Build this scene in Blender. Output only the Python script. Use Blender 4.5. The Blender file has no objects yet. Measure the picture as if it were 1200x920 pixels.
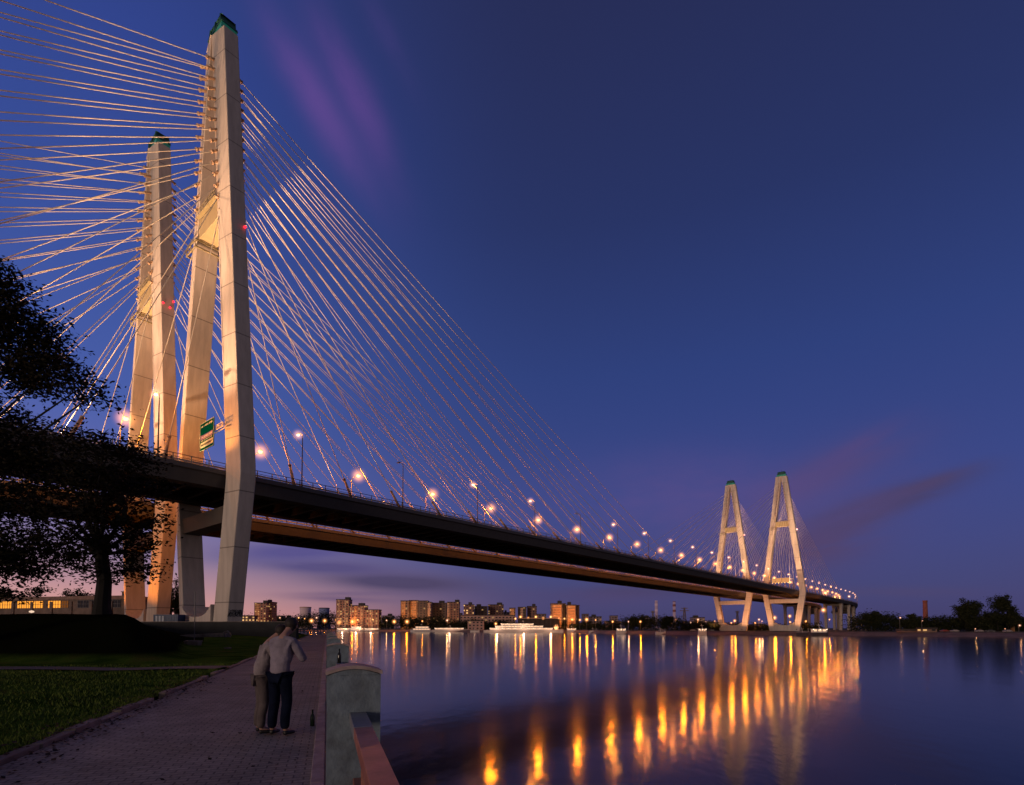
import bpy, bmesh, math, random
from mathutils import Vector, Matrix, noise
random.seed(7)
S = bpy.context.scene
COL = S.collection
PI = math.pi

# ------------------------------------------------------------------ survey of the place
EYE = 4.8                      # camera height above the river
F = 643.7                      # focal length in pixels of a 1200 px wide frame
PITCH = 0.0411
TH = 0.7022                    # compass heading of the bridges
U = Vector((math.sin(TH), math.cos(TH), 0)); N = Vector((-math.cos(TH), math.sin(TH), 0))
A0 = Vector((-53.7, 97.5, EYE)); C0 = Vector((-80.7, 121.1, EYE))
SPAN = 382.0
HP = math.radians(-18.63)      # heading of the promenade
PD = Vector((math.sin(HP), math.cos(HP), 0)); PR = Vector((math.cos(HP), -math.sin(HP), 0))
def at(px, Z, z=0.0):          # point at depth Z on the bearing px
    return Vector(((px - 600) / F * Z, Z, z))
def bp(O, t, w, z): return O + U * t + N * w + Vector((0, 0, z))
def pp(s, l, z): return PD * s + PR * l + Vector((0, 0, z))

# ------------------------------------------------------------------ mesh helpers
class MB:
    def __init__(self): self.v = []; self.f = []; self.m = []; self.cur = 0
    def add(self, vs, fs):
        n = len(self.v); self.v += [tuple(p) for p in vs]
        for f in fs: self.f.append(tuple(i + n for i in f)); self.m.append(self.cur)
    def hexa(self, a, b):      # two quads
        self.add(list(a) + list(b), [(3,2,1,0),(4,5,6,7),(0,1,5,4),(1,2,6,5),(2,3,7,6),(3,0,4,7)])
    def box(self, c, sx, sy, sz, rz=0.0, M=None):
        cx, cy, cz = c; hx, hy, hz = sx/2, sy/2, sz/2; co, si = math.cos(rz), math.sin(rz)
        vs = []
        for z in (-hz, hz):
            for x, y in ((-hx,-hy),(hx,-hy),(hx,hy),(-hx,hy)):
                vs.append((cx + x*co - y*si, cy + x*si + y*co, cz + z))
        if M: vs = [M @ Vector(p) for p in vs]
        self.hexa(vs[:4], vs[4:])
    def beam(self, p, q, w, h, up=Vector((0,0,1))):
        p = Vector(p); q = Vector(q); d = (q - p).normalized()
        x = d.cross(up)
        if x.length < 1e-4: x = d.cross(Vector((0,1,0)))
        x.normalize(); y = x.cross(d).normalized()
        r = lambda o: [o - x*w/2 - y*h/2, o + x*w/2 - y*h/2, o + x*w/2 + y*h/2, o - x*w/2 + y*h/2]
        self.hexa(r(p), r(q))
    def tube(self, pts, rad, n=6, cap=True):
        pts = [Vector(p) for p in pts]; rs = rad if isinstance(rad, (list, tuple)) else [rad]*len(pts)
        base = len(self.v); a = None
        for i, p in enumerate(pts):
            d = (pts[min(i+1, len(pts)-1)] - pts[max(i-1, 0)]).normalized()
            if a is None:
                a = d.cross(Vector((0,0,1)))
                if a.length < 1e-3: a = d.cross(Vector((0,1,0)))
            a = (a - d*a.dot(d)).normalized(); b = d.cross(a)
            for k in range(n):
                g = 2*PI*k/n; self.v.append(tuple(p + (a*math.cos(g) + b*math.sin(g))*rs[i]))
        for i in range(len(pts)-1):
            for k in range(n):
                k2 = (k+1) % n
                self.f.append((base+i*n+k, base+i*n+k2, base+(i+1)*n+k2, base+(i+1)*n+k)); self.m.append(self.cur)
        if cap:
            self.f.append(tuple(base+k for k in range(n))[::-1]); self.m.append(self.cur)
            self.f.append(tuple(base+(len(pts)-1)*n+k for k in range(n))); self.m.append(self.cur)
    def lathe(self, c, prof, n=12, rot=0.0):
        c = Vector(c); base = len(self.v)
        for r, z in prof:
            for k in range(n):
                g = 2*PI*k/n + rot; self.v.append((c.x + r*math.cos(g), c.y + r*math.sin(g), c.z + z))
        for i in range(len(prof)-1):
            for k in range(n):
                k2 = (k+1) % n
                self.f.append((base+i*n+k, base+i*n+k2, base+(i+1)*n+k2, base+(i+1)*n+k)); self.m.append(self.cur)
        self.f.append(tuple(base+k for k in range(n))[::-1]); self.m.append(self.cur)
        self.f.append(tuple(base+(len(prof)-1)*n+k for k in range(n))); self.m.append(self.cur)
    def ball(self, c, r, sub=1, sq=(1,1,1)):
        bm = bmesh.new(); bmesh.ops.create_icosphere(bm, subdivisions=sub, radius=1.0)
        vs = [(c[0]+v.co.x*r*sq[0], c[1]+v.co.y*r*sq[1], c[2]+v.co.z*r*sq[2]) for v in bm.verts]
        fs = [tuple(v.index for v in f.verts) for f in bm.faces]; bm.free(); self.add(vs, fs)
    def build(self, name, mats, parent=None, loc=None, smooth=False, bevel=0):
        me = bpy.data.meshes.new(name)
        if loc is not None:
            L = Vector(loc); vs = [(p[0]-L.x, p[1]-L.y, p[2]-L.z) for p in self.v]
        else: vs = self.v
        me.from_pydata(vs, [], self.f); me.update()
        if not isinstance(mats, (list, tuple)): mats = [mats]
        for m in mats: me.materials.append(m)
        if len(mats) > 1: me.polygons.foreach_set('material_index', self.m)
        if smooth: me.polygons.foreach_set('use_smooth', [True]*len(me.polygons))
        o = bpy.data.objects.new(name, me); COL.objects.link(o)
        if parent is not None:
            o.parent = parent
            if loc is None: o.location = -Vector(parent.get('_w', (0,0,0))) if False else (0,0,0)
        if loc is not None and parent is None: o.location = loc
        if bevel:
            b = o.modifiers.new('bevel', 'BEVEL'); b.width = bevel; b.segments = 2; b.limit_method = 'ANGLE'
        return o

def tag(o, label=None, cat=None, group=None, kind=None):
    if label: o['label'] = label
    if cat: o['category'] = cat
    if group: o['group'] = group
    if kind: o['kind'] = kind
    return o
def thing(name, label, cat, loc=(0,0,0), rz=0.0, group=None):
    o = bpy.data.objects.new(name, None); COL.objects.link(o); o.location = loc; o.rotation_euler = (0,0,rz)
    o.empty_display_size = 0.5
    return tag(o, label, cat, group)
def copy_tree(o, parent=None):
    c = o.copy(); COL.objects.link(c); c.parent = parent
    for ch in list(o.children): copy_tree(ch, c)
    return c
ORD = ['first','second','third','fourth','fifth','sixth','seventh','eighth','ninth','tenth','eleventh','twelfth','thirteenth',
       'fourteenth','fifteenth','sixteenth','seventeenth','eighteenth','nineteenth','twentieth','twenty-first','twenty-second',
       'twenty-third','twenty-fourth','twenty-fifth','twenty-sixth','twenty-seventh','twenty-eighth','twenty-ninth','thirtieth']

# ------------------------------------------------------------------ materials
def lin(r, g, b):
    f = lambda c: (c/255/12.92) if c/255 <= .04045 else ((c/255+.055)/1.055)**2.4
    return (f(r), f(g), f(b), 1)
class NT:
    def __init__(self, tree): self.t = tree; tree.nodes.clear()
    def n(self, ty, **kw):
        nd = self.t.nodes.new(ty)
        for k, v in kw.items():
            if k.startswith('i_'):
                key = k[2:]; key = int(key) if key.isdigit() else key.replace('_', ' ')
                self.set(nd, key, v)
            else: setattr(nd, k, v)
        return nd
    def set(self, nd, key, v):
        s = nd.inputs[key]
        if isinstance(v, bpy.types.NodeSocket): self.t.links.new(v, s)
        elif isinstance(v, bpy.types.Node): self.t.links.new(v.outputs[0], s)
        else: s.default_value = v
    def math(self, op, a, b=None, c=None, clamp=False):
        nd = self.t.nodes.new('ShaderNodeMath'); nd.operation = op; nd.use_clamp = clamp
        self.set(nd, 0, a)
        if b is not None: self.set(nd, 1, b)
        if c is not None: self.set(nd, 2, c)
        return nd.outputs[0]
    def mix(self, fac, a, b, mode='MIX'):
        nd = self.t.nodes.new('ShaderNodeMix'); nd.data_type = 'RGBA'; nd.blend_type = mode
        self.set(nd, 0, fac); self.set(nd, 6, a); self.set(nd, 7, b); return nd.outputs[2]
    def ramp(self, fac, stops, interp='LINEAR'):
        nd = self.t.nodes.new('ShaderNodeValToRGB'); cr = nd.color_ramp; cr.interpolation = interp
        while len(cr.elements) < len(stops): cr.elements.new(0.5)
        for e, (p, c) in zip(cr.elements, stops): e.position = p; e.color = c
        self.set(nd, 0, fac); return nd.outputs[0]
def mat(name, col, rough=.7, var=.25, scale=3.0, bump=.0, metal=0.0, emit=None, es=0.0, dirt=None, spec=.5, coord='Object', stretch=(1,1,1)):
    m = bpy.data.materials.new(name); m.use_nodes = True; T = NT(m.node_tree)
    out = T.n('ShaderNodeOutputMaterial'); b = T.n('ShaderNodeBsdfPrincipled')
    T.t.links.new(b.outputs[0], out.inputs[0])
    tc = T.n('ShaderNodeTexCoord') if coord == 'Object' else T.n('ShaderNodeNewGeometry')
    src = tc.outputs['Object'] if coord == 'Object' else tc.outputs['Position']
    mp = T.n('ShaderNodeMapping'); T.set(mp, 0, src); mp.inputs['Scale'].default_value = stretch
    nz = T.n('ShaderNodeTexNoise', i_Scale=scale, i_Detail=6.0, i_Roughness=.6); T.set(nz, 'Vector', mp)
    c = col if len(col) == 4 else (*col, 1)
    lo = tuple(x*(1-var) for x in c[:3]) + (1,); hi = tuple(min(1, x*(1+var)) for x in c[:3]) + (1,)
    cc = T.ramp(nz.outputs[0], [(.3, lo), (.7, hi)])
    if dirt:
        n2 = T.n('ShaderNodeTexNoise', i_Scale=scale*.23, i_Detail=8.0, i_Roughness=.7); T.set(n2, 'Vector', mp)
        k = T.math('MULTIPLY', T.ramp(n2.outputs[0], [(.48, (0,0,0,1)), (.68, (1,1,1,1))]), dirt[1])
        cc = T.mix(k, cc, (*dirt[0], 1))
    T.set(b, 'Base Color', cc); b.inputs['Roughness'].default_value = rough; b.inputs['Metallic'].default_value = metal
    b.inputs['Specular IOR Level'].default_value = spec
    if bump:
        bn = T.n('ShaderNodeBump', i_Strength=bump, i_Distance=.05); T.set(bn, 'Height', nz.outputs[0]); T.set(b, 'Normal', bn)
    if emit:
        b.inputs['Emission Color'].default_value = (*emit[:3], 1); b.inputs['Emission Strength'].default_value = es
    m['T'] = 0
    return m
def glow(name, col, es):
    m = bpy.data.materials.new(name); m.use_nodes = True; T = NT(m.node_tree)
    out = T.n('ShaderNodeOutputMaterial'); e = T.n('ShaderNodeEmission', i_Color=(*col[:3], 1), i_Strength=es)
    T.t.links.new(e.outputs[0], out.inputs[0]); m.cycles.emission_sampling = 'NONE'; return m
def halo(name, col, es, pw=3.0):   # lamp glow painted on a transparent sphere, emission fading to its rim
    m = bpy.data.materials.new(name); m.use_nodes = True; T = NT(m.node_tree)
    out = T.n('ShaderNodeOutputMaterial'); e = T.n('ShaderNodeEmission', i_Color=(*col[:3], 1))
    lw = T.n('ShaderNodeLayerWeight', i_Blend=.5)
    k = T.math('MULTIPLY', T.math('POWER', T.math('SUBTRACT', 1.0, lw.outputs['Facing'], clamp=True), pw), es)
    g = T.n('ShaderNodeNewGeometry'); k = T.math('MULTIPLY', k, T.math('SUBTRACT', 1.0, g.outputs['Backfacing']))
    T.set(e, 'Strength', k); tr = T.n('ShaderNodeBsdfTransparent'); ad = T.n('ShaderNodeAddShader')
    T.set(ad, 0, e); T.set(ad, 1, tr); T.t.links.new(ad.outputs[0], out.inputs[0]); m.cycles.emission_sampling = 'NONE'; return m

def concrete(name, col, joint=9.0, jd=.45, dirt=.5):
    m = bpy.data.materials.new(name); m.use_nodes = True; T = NT(m.node_tree)
    out = T.n('ShaderNodeOutputMaterial'); b = T.n('ShaderNodeBsdfPrincipled', i_Roughness=.75); T.t.links.new(b.outputs[0], out.inputs[0])
    g = T.n('ShaderNodeNewGeometry'); sp = T.n('ShaderNodeSeparateXYZ'); T.set(sp, 0, g.outputs['Position'])
    mp = T.n('ShaderNodeMapping'); T.set(mp, 0, g.outputs['Position']); mp.inputs['Scale'].default_value = (1, 1, .12)
    n1 = T.n('ShaderNodeTexNoise', i_Scale=1.1, i_Detail=8.0, i_Roughness=.65); T.set(n1, 'Vector', mp)      # rain streaks
    n2 = T.n('ShaderNodeTexNoise', i_Scale=.16, i_Detail=5.0); T.set(n2, 'Vector', g.outputs['Position'])
    c = T.ramp(n1.outputs[0], [(.3, (*[x*(1-.35*dirt) for x in col], 1)), (.62, (*col, 1))])
    c = T.mix(T.math('MULTIPLY', T.ramp(n2.outputs[0], [(.4, (0,0,0,1)), (.65, (1,1,1,1))]), .22*dirt), c, (col[0]*.6, col[1]*.55, col[2]*.5, 1))
    if joint:
        q = T.math('PINGPONG', sp.outputs[2], joint/2)
        j = T.math('LESS_THAN', q, .09)
        lift = T.n('ShaderNodeTexNoise', i_Scale=1.0, i_Detail=0.0)
        fl = T.math('FLOOR', T.math('DIVIDE', sp.outputs[2], joint)); cv = T.n('ShaderNodeCombineXYZ'); T.set(cv, 2, T.math('MULTIPLY', fl, 3.7)); T.set(lift, 'Vector', cv)
        c = T.mix(T.math('MULTIPLY', lift.outputs[0], .3), c, (col[0]*.72, col[1]*.70, col[2]*.7, 1))
        c = T.mix(T.math('MULTIPLY', j, jd), c, (.06, .05, .045, 1))
    T.set(b, 'Base Color', c)
    bn = T.n('ShaderNodeBump', i_Strength=.25, i_Distance=.06); T.set(bn, 'Height', n1.outputs[0]); T.set(b, 'Normal', bn)
    return m

M = {}
M['concrete'] = concrete('pylon_concrete', (.62, .56, .51), jd=.6, dirt=.85)
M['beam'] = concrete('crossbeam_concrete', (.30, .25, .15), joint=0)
M['shade'] = concrete('painted_shade_concrete', (.085, .07, .06), joint=0)  # darker copy of the concrete, under-deck shade painted in
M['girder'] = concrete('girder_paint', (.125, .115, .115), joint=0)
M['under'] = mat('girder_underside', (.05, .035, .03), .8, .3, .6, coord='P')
M['pier'] = concrete('pier_concrete', (.42, .38, .35), joint=0)
M['asphalt'] = mat('asphalt', (.05, .048, .047), .85, .3, 6, .2, coord='P')
M['rail'] = mat('rail_paint', (.10, .09, .10), .5, .2, 5)
M['barrier'] = mat('galvanised_barrier', (.55, .52, .52), .45, .15, 4)
M['cable'] = mat('cable_sheath', (.70, .65, .56), .95, .08, .5, spec=.05)
M['anchor'] = mat('anchor_steel', (.45, .30, .20), .5, .25, 3)
M['cap'] = mat('turret_copper_green', (.02, .10, .085), .4, .3, 1.2)
M['capband'] = mat('turret_glass_band', (.05, .30, .22), .3, .2, 1.0, emit=(.02, .35, .25), es=.08)
M['pole'] = mat('lamp_pole_steel', (.12, .11, .12), .5, .2, 3)
SOD = (1.0, .25, .006); WARM = (1.0, .42, .14); SODW = (1.0, .31, .035)
M['bulb'] = glow('sodium_bulb', (1.0, .54, .16), 4.5)
M['bulbw'] = glow('warm_bulb', (1.0, .66, .42), 3.2)
M['halo'] = halo('sodium_glow_shell', (1.0, .36, .10), 1.7, 18)
M['halow'] = halo('warm_glow_shell', (1.0, .42, .24), 1.0, 16)
M['red'] = glow('red_warning_glass', (1.0, .02, .04), 3.0)
M['pink'] = glow('pink_warning_glass', (1.0, .45, .35), 3.0)
M['darkglass'] = mat('dark_window_glass', (.02, .02, .03), .15, .2, 2)

# ------------------------------------------------------------------ pylon geometry
HT, ZK, ZC = 108.15, 25.09, 73.4
def wo(z):
    if z > ZK: return 14.285 + (3.709 - 14.285) * (z - ZK) / (HT - ZK)
    return 10.103 + (14.285 - 10.103) * z / ZK
B_, TO, TI = 3.81, 1.26, 1.95
def legw(z): return B_ - .15 * max(0, (z - ZK) / (HT - ZK))
def section(O, t0, s, z, grow=0.0):
    w1 = s * (wo(z) + grow); w0 = s * (wo(z) - legw(z) - grow); k = 1.0
    return [bp(O, t0 - TO - grow, w1, z), bp(O, t0 + TO + grow, w1, z), bp(O, t0 + TI + grow, w0, z), bp(O, t0 - TI - grow, w0, z)]
def make_leg(O, t0, s, zb):
    m = MB(); zs = [zb, 0, 8, 16, ZK - 1.5, ZK, ZK + 1.5, 45, 60, ZC, 90, HT]
    rows = [section(O, t0, s, z) for z in zs]
    # soften the knee
    k = zs.index(ZK); rows[k] = [rows[k][i] * .5 + (rows[k-1][i] + rows[k+1][i]) * .25 for i in range(4)]
    n0 = len(m.v); m.v += [tuple(p) for r in rows for p in r]
    for i in range(len(rows)-1):
        for j in range(4):
            j2 = (j+1) % 4; f = (n0+i*4+j, n0+i*4+j2, n0+(i+1)*4+j2, n0+(i+1)*4+j)
            m.f.append(f if s < 0 else f[::-1]); m.m.append(0)
    a, b = (0,1,2,3), tuple(range(len(rows)*4-4, len(rows)*4))
    m.f += [a, b]; m.m += [0, 0]
    return m

def make_pylon(root, O, t0, zb, graffiti=False, lamps=((-1, 1),), lit='red'):
    py = bpy.data.objects.new('pylon', None); COL.objects.link(py); py.parent = root
    for s in (-1, 1): make_leg(O, t0, s, zb).build('leg', M['concrete'], py, bevel=.12)
    # upper crossbeam with inspection walkway
    m = MB(); wi = wo(ZC) - legw(ZC) + .3
    def bx(t1, t2, w1, w2, z1, z2):
        m.hexa([bp(O, t1, w1, z1), bp(O, t2, w1, z1), bp(O, t2, w2, z1), bp(O, t1, w2, z1)],
               [bp(O, t1, w1, z2), bp(O, t2, w1, z2), bp(O, t2, w2, z2), bp(O, t1, w2, z2)])
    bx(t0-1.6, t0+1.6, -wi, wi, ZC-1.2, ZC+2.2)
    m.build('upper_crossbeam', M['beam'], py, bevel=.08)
    for tt in (t0-2.0, t0+2.0):
        m = MB()
        bx(tt-.35, tt+.35, -wi+.5, wi-.5, ZC+2.21, ZC+2.30)
        e = tt + (.3 if tt > t0 else -.3)
        for k in range(9):
            w = -wi+.6 + (2*wi-1.2)*k/8; m.beam(bp(O, e, w, ZC+2.3), bp(O, e, w, ZC+3.4), .06, .06)
        for zz in (2.85, 3.4): m.beam(bp(O, e, -wi+.6, ZC+zz), bp(O, e, wi-.6, ZC+zz), .06, .06)
        m.build('inspection_walkway', M['walk'], py)
    for s in (1,):     # brackets round the legs under the beam
        m = MB(); w = s*(wo(ZC-2.2)-legw(ZC)/2)
        for zz in (ZC-1.6, ZC-2.9):
            hw = legw(ZC)/2 + .35
            for tt in (t0-TI-.25, t0+TI+.25): m.beam(bp(O, tt, w-hw, zz), bp(O, tt, w+hw, zz), .22, .25)
            for ww in (w-hw, w+hw): m.beam(bp(O, t0-TI-.25, ww, zz), bp(O, t0+TI+.25, ww, zz), .22, .25)
        for tt in (t0-TI-.25, t0+TI+.25):
            for ww in (w-hw, w, w+hw): m.beam(bp(O, tt, ww, ZC-2.9), bp(O, tt, ww, ZC-1.6), .14, .14)
        m.build('leg_bracket', M['walk'], py)
    # lower crossbeam below the deck
    m = MB(); wl = wo(19) - legw(19) + .3
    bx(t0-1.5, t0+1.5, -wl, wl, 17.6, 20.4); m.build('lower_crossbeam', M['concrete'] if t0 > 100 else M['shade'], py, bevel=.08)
    # plinth with a dipped top between the feet
    m = MB(); K = 14; wl = 6.35; prev = None
    for k in range(K+1):
        w = -wl + 2*wl*k/K; z = .75 + 2.0 * abs(w/wl)**3.2 + 1.2
        cur = (w, z)
        if prev: m.hexa([bp(O, t0-2.3, prev[0], zb), bp(O, t0+2.3, prev[0], zb), bp(O, t0+2.3, w, zb), bp(O, t0-2.3, w, zb)],
                        [bp(O, t0-2.3, prev[0], prev[1]), bp(O, t0+2.3, prev[0], prev[1]), bp(O, t0+2.3, w, z), bp(O, t0-2.3, w, z)])
        prev = cur
    m.build('plinth', M['concrete'], py)
    # turret cap
    m = MB(); m.cur = 0
    def ring(t, w, z): return [bp(O, t0-t, -w, z), bp(O, t0+t, -w, z), bp(O, t0+t, w, z), bp(O, t0-t, w, z)]
    m.cur = 1; m.hexa(ring(1.45, 3.0, HT), ring(1.35, 2.9, HT+1.3))
    m.cur = 0; m.hexa(ring(1.5, 3.05, HT+1.301), ring(1.42, 2.95, HT+1.7)); m.hexa(ring(1.25, 2.6, HT+1.7), ring(1.1, 2.3, HT+3.0))
    m.hexa(ring(1.3, 2.6, HT+3.0), ring(.9, 2.0, HT+3.5))
    for sw in (-1, 0, 1):
        m.beam(bp(O, t0-1.35, sw*2.3, HT+1.3), bp(O, t0-1.25, sw*2.2, HT+3.1), .25, .25)
        m.beam(bp(O, t0+1.35, sw*2.3, HT+1.3), bp(O, t0+1.25, sw*2.2, HT+3.1), .25, .25)
    m.beam(bp(O, t0, 0, HT+3.4), bp(O, t0, 0, HT+5.2), .09, .09)
    m.build('turret_cap', [M['cap'], M['capband']], py)
    # warning lamps: on short brackets on the river-side leg
    for (dt, dw, dz) in lamps:
        p = bp(O, t0+dt, -(wo(ZC-4+dz))-.35+dw, ZC-4+dz); m = MB(); m.ball(p, .22 if t0 < 100 else .6, 2)
        m.build('warning_lamp', M[lit], py)
        m = MB(); m.beam(p, p+N*.6, .12, .12); m.build('lamp_bracket', M['pole'], py)
    if graffiti:
        m = MB(); rnd = random.Random(3)
        for k in range(9):
            t = -1.0 + 2.0*k/8; z = 1.9 + rnd.uniform(-.1, .2); pts = []
            for j in range(7):
                zz = z + rnd.uniform(-.1, 1.0); tt = t + rnd.uniform(-.22, .22)
                pts.append(bp(O, t0+tt, -(wo(zz)+.03), zz))
            m.tube(pts, .045, 4)
        for zz in (2.0, 2.9): m.tube([bp(O, t0-1.1+.3*i, -(wo(zz)+.03), zz+.12*(-1)**i) for i in range(8)], .04, 4)
        m.build('graffiti', M['ink'], py)
    return py
M['walk'] = mat('walkway_paint', (.22, .19, .11), .6, .25, 2)
M['ink'] = mat('graffiti_ink', (.03, .03, .04), .7, .1, 2)

# ------------------------------------------------------------------ decks
ZD = 25.95           # road edge level above the eye
def deckpt(O, t, w, z):
    # straight over the river, then a long left-hand curve that runs down to the land
    t1 = 590.0; R = 520.0
    if t <= t1: return bp(O, t, w, z)
    a = (t - t1) / R; p = O + U*(t1 + (R+0)*math.sin(a)) + N*(R - R*math.cos(a))
    nn = N*math.cos(a) - U*math.sin(a)
    dz = -((t - t1)**2) / 5200.0
    return p + nn*w + Vector((0, 0, z + dz))
PROF = [(-10.07,ZD),(-10.07,ZD-.75),(-9.7,ZD-.95),(-8.7,ZD-2.75),(-6.2,ZD-2.75),(-6.0,ZD-.7),(6.0,ZD-.7),(6.2,ZD-2.75),(8.7,ZD-2.75),(9.7,ZD-.95),(10.07,ZD-.75),(10.07,ZD)]
def make_deck(root, O, tA=-176, tB=760):
    dk = bpy.data.objects.new('deck', None); COL.objects.link(dk); dk.parent = root
    m = MB(); ts = []; t = tA
    while t < 590: ts.append(t); t += 24
    while t < tB: ts.append(t); t += 8
    ts.append(tB); n = len(PROF)
    for i, t in enumerate(ts):
        for w, z in PROF: m.v.append(tuple(deckpt(O, t, w, z)))
    for i in range(len(ts)-1):
        for k in range(n):
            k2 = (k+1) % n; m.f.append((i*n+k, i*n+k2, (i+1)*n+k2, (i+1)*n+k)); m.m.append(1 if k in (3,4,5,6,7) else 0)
    m.f.append(tuple(range(n))); m.m.append(0); m.f.append(tuple(range((len(ts)-1)*n, len(ts)*n))[::-1]); m.m.append(0)
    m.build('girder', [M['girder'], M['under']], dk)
    m = MB(); t = tA + 2
    while t < tB - 2:
        q = lambda tt, w, z: deckpt(O, tt, w, z)
        m.hexa([q(t,-6.15,ZD-2.3), q(t+.5,-6.15,ZD-2.3), q(t+.5,6.15,ZD-2.3), q(t,6.15,ZD-2.3)],
               [q(t,-6.15,ZD-.71), q(t+.5,-6.15,ZD-.71), q(t+.5,6.15,ZD-.71), q(t,6.15,ZD-.71)])
        t += 4 if t < 300 else 8
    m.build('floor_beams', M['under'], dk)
    m = MB()
    for i in range(len(ts)-1):
        a = [deckpt(O, ts[i], -9.4, ZD+.01), deckpt(O, ts[i], 9.4, ZD+.01), deckpt(O, ts[i+1], 9.4, ZD+.01), deckpt(O, ts[i+1], -9.4, ZD+.01)]
        m.add(a, [(0,1,2,3)])
    m.build('road_surface', M['asphalt'], dk)
    for s in (-1, 1):
        m = MB(); t = tA
        while t < tB:
            st = 2.6 if t < 300 else 5.2
            m.beam(deckpt(O, t, s*9.98, ZD), deckpt(O, t, s*9.98, ZD+1.1), .14, .10)
            t += st
        for i in range(len(ts)-1):
            for z, h in ((1.12, .09), (.62, .06), (.3, .05)):
                m.beam(deckpt(O, ts[i], s*9.98, ZD+z), deckpt(O, ts[i+1], s*9.98, ZD+z), .09, h)
        m.build('railing', M['rail'], dk)
        m = MB(); t = tA
        for i in range(len(ts)-1):
            m.beam(deckpt(O, ts[i], s*8.3, ZD+.72), deckpt(O, ts[i+1], s*8.3, ZD+.72), .12, .34)
        while t < tB:
            m.beam(deckpt(O, t, s*8.4, ZD), deckpt(O, t, s*8.4, ZD+.6), .12, .12); t += 4
        m.build('crash_barrier', M['barrier'], dk)
    return dk

CN = 15
def cable_mesh(O, t0, sgn, side, i):
    gap = 12.0 if sgn * (1 if t0 < 100 else -1) > 0 else 11.6
    td = t0 + sgn * (10.5 + gap*i); za = 74.8 + 2.02*i; wz = side*(wo(za) - legw(za) + .55)
    p = bp(O, td, side*9.15, ZD + .3); q = bp(O, t0 + sgn*1.3, wz, za)
    L = (q-p).length; n = 8; pts = []
    for k in range(n+1):
        f = k/n; r = p.lerp(q, f); r.z -= 4*f*(1-f)*L*.006; pts.append(r)
    m = MB(); m.cur = 0; m.tube(pts, .074, 6, False)
    d = (pts[1]-pts[0]).normalized(); m.cur = 1
    m.tube([p - d*.6, p + d*3.4], [.30, .24], 8); m.tube([p + d*3.4, p + d*3.7], [.30, .30], 8)
    d2 = (pts[-2]-pts[-1]).normalized()
    m.tube([q - d2*.2, q + d2*1.8], [.28, .24], 8); m.tube([q + d2*1.8, q + d2*2.05], [.34, .34], 8)
    return m
def make_bridge(name, label, O, zbA, zbB, **kw):
    root = thing(name, label, 'bridge', group='cable-stayed road bridges over the river')
    make_deck(root, O)
    make_pylon(root, O, 0, zbA, graffiti=kw.get('graf', False), lamps=kw.get('lampsA', ((.8, 0, 0),)))
    make_pylon(root, O, SPAN, zbB, lamps=((.8, 0, 0),), lit='pink')
    rest = MB()
    for t0, sgn in ((0, 1), (0, -1), (SPAN, -1), (SPAN, 1)):
        for side in (-1, 1):
            for i in range(CN):
                m = cable_mesh(O, t0, sgn, side, i)
                if t0 == SPAN and sgn == 1 and i < 10: 
                    k = len(rest.v); rest.v += m.v; rest.f += [tuple(x+k for x in f) for f in m.f]; rest.m += m.m
                else: m.build('cable', [M['cable'], M['anchor']], root, smooth=True)
    o = rest.build('cable', [M['cable'], M['anchor']], root, smooth=True); o['kind'] = 'stuff'
    # side-span and viaduct piers
    for t in (-174, SPAN+174, SPAN+215, SPAN+256, SPAN+290, SPAN+322, SPAN+352):
        m = MB()
        for s in (-1, 1):
            c0 = deckpt(O, t, s*6.2, 0); top = deckpt(O, t, s*6.6, ZD-2.75)
            p0 = Vector((c0.x, c0.y, 1.5)); a = (-TH)
            m.beam(p0, top, 2.2, 3.0, up=U)
            m.beam(Vector((top.x, top.y, top.z-3.0)), top, 2.8, 4.0, up=U)
        cz = deckpt(O, t, 0, ZD-4.3)
        m.beam(deckpt(O, t, -6.6, ZD-4.0), deckpt(O, t, 6.6, ZD-4.0), 2.0, 1.6)
        m.build('pier', M['pier'], root)
    return root
bridge1 = make_bridge('cable_stayed_bridge', 'nearer cable-stayed bridge whose cream pylon rises tallest above the promenade', A0, -2.5, -6.0,
    graf=True, lampsA=((.9, 0, 0),))
bridge2 = make_bridge('cable_stayed_bridge', 'second cable-stayed bridge running behind the taller-looking one with orange pylon feet', C0, -2.5, -6.0,
    lampsA=((-1.0, 0, 0), (.3, 0, -.5), (1.0, 0, 1.2)))

# ------------------------------------------------------------------ lights helper
LIGHTS = []
def plight(name, p, power, col, r=.3, parent=None):
    key = (power, col, r); d = None
    for k, dd in LIGHTS:
        if k == key: d = dd
    if d is None:
        d = bpy.data.lights.new(name, 'POINT'); d.energy = power; d.color = col; d.shadow_soft_size = r; LIGHTS.append((key, d))
    o = bpy.data.objects.new(name, d); COL.objects.link(o); o.location = p
    if parent is not None: o.parent = parent
    return o
def slight(name, p, tgt, power, col, ang, r=.3, blend=.6, parent=None):
    d = bpy.data.lights.new(name, 'SPOT'); d.energy = power; d.color = col; d.shadow_soft_size = r
    d.spot_size = math.radians(ang); d.spot_blend = blend
    o = bpy.data.objects.new(name, d); COL.objects.link(o)
    o.rotation_euler = (Vector(tgt)-Vector(p)).to_track_quat('-Z', 'Y').to_euler(); o.location = p
    if parent is not None: o.parent = parent
    return o

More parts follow.
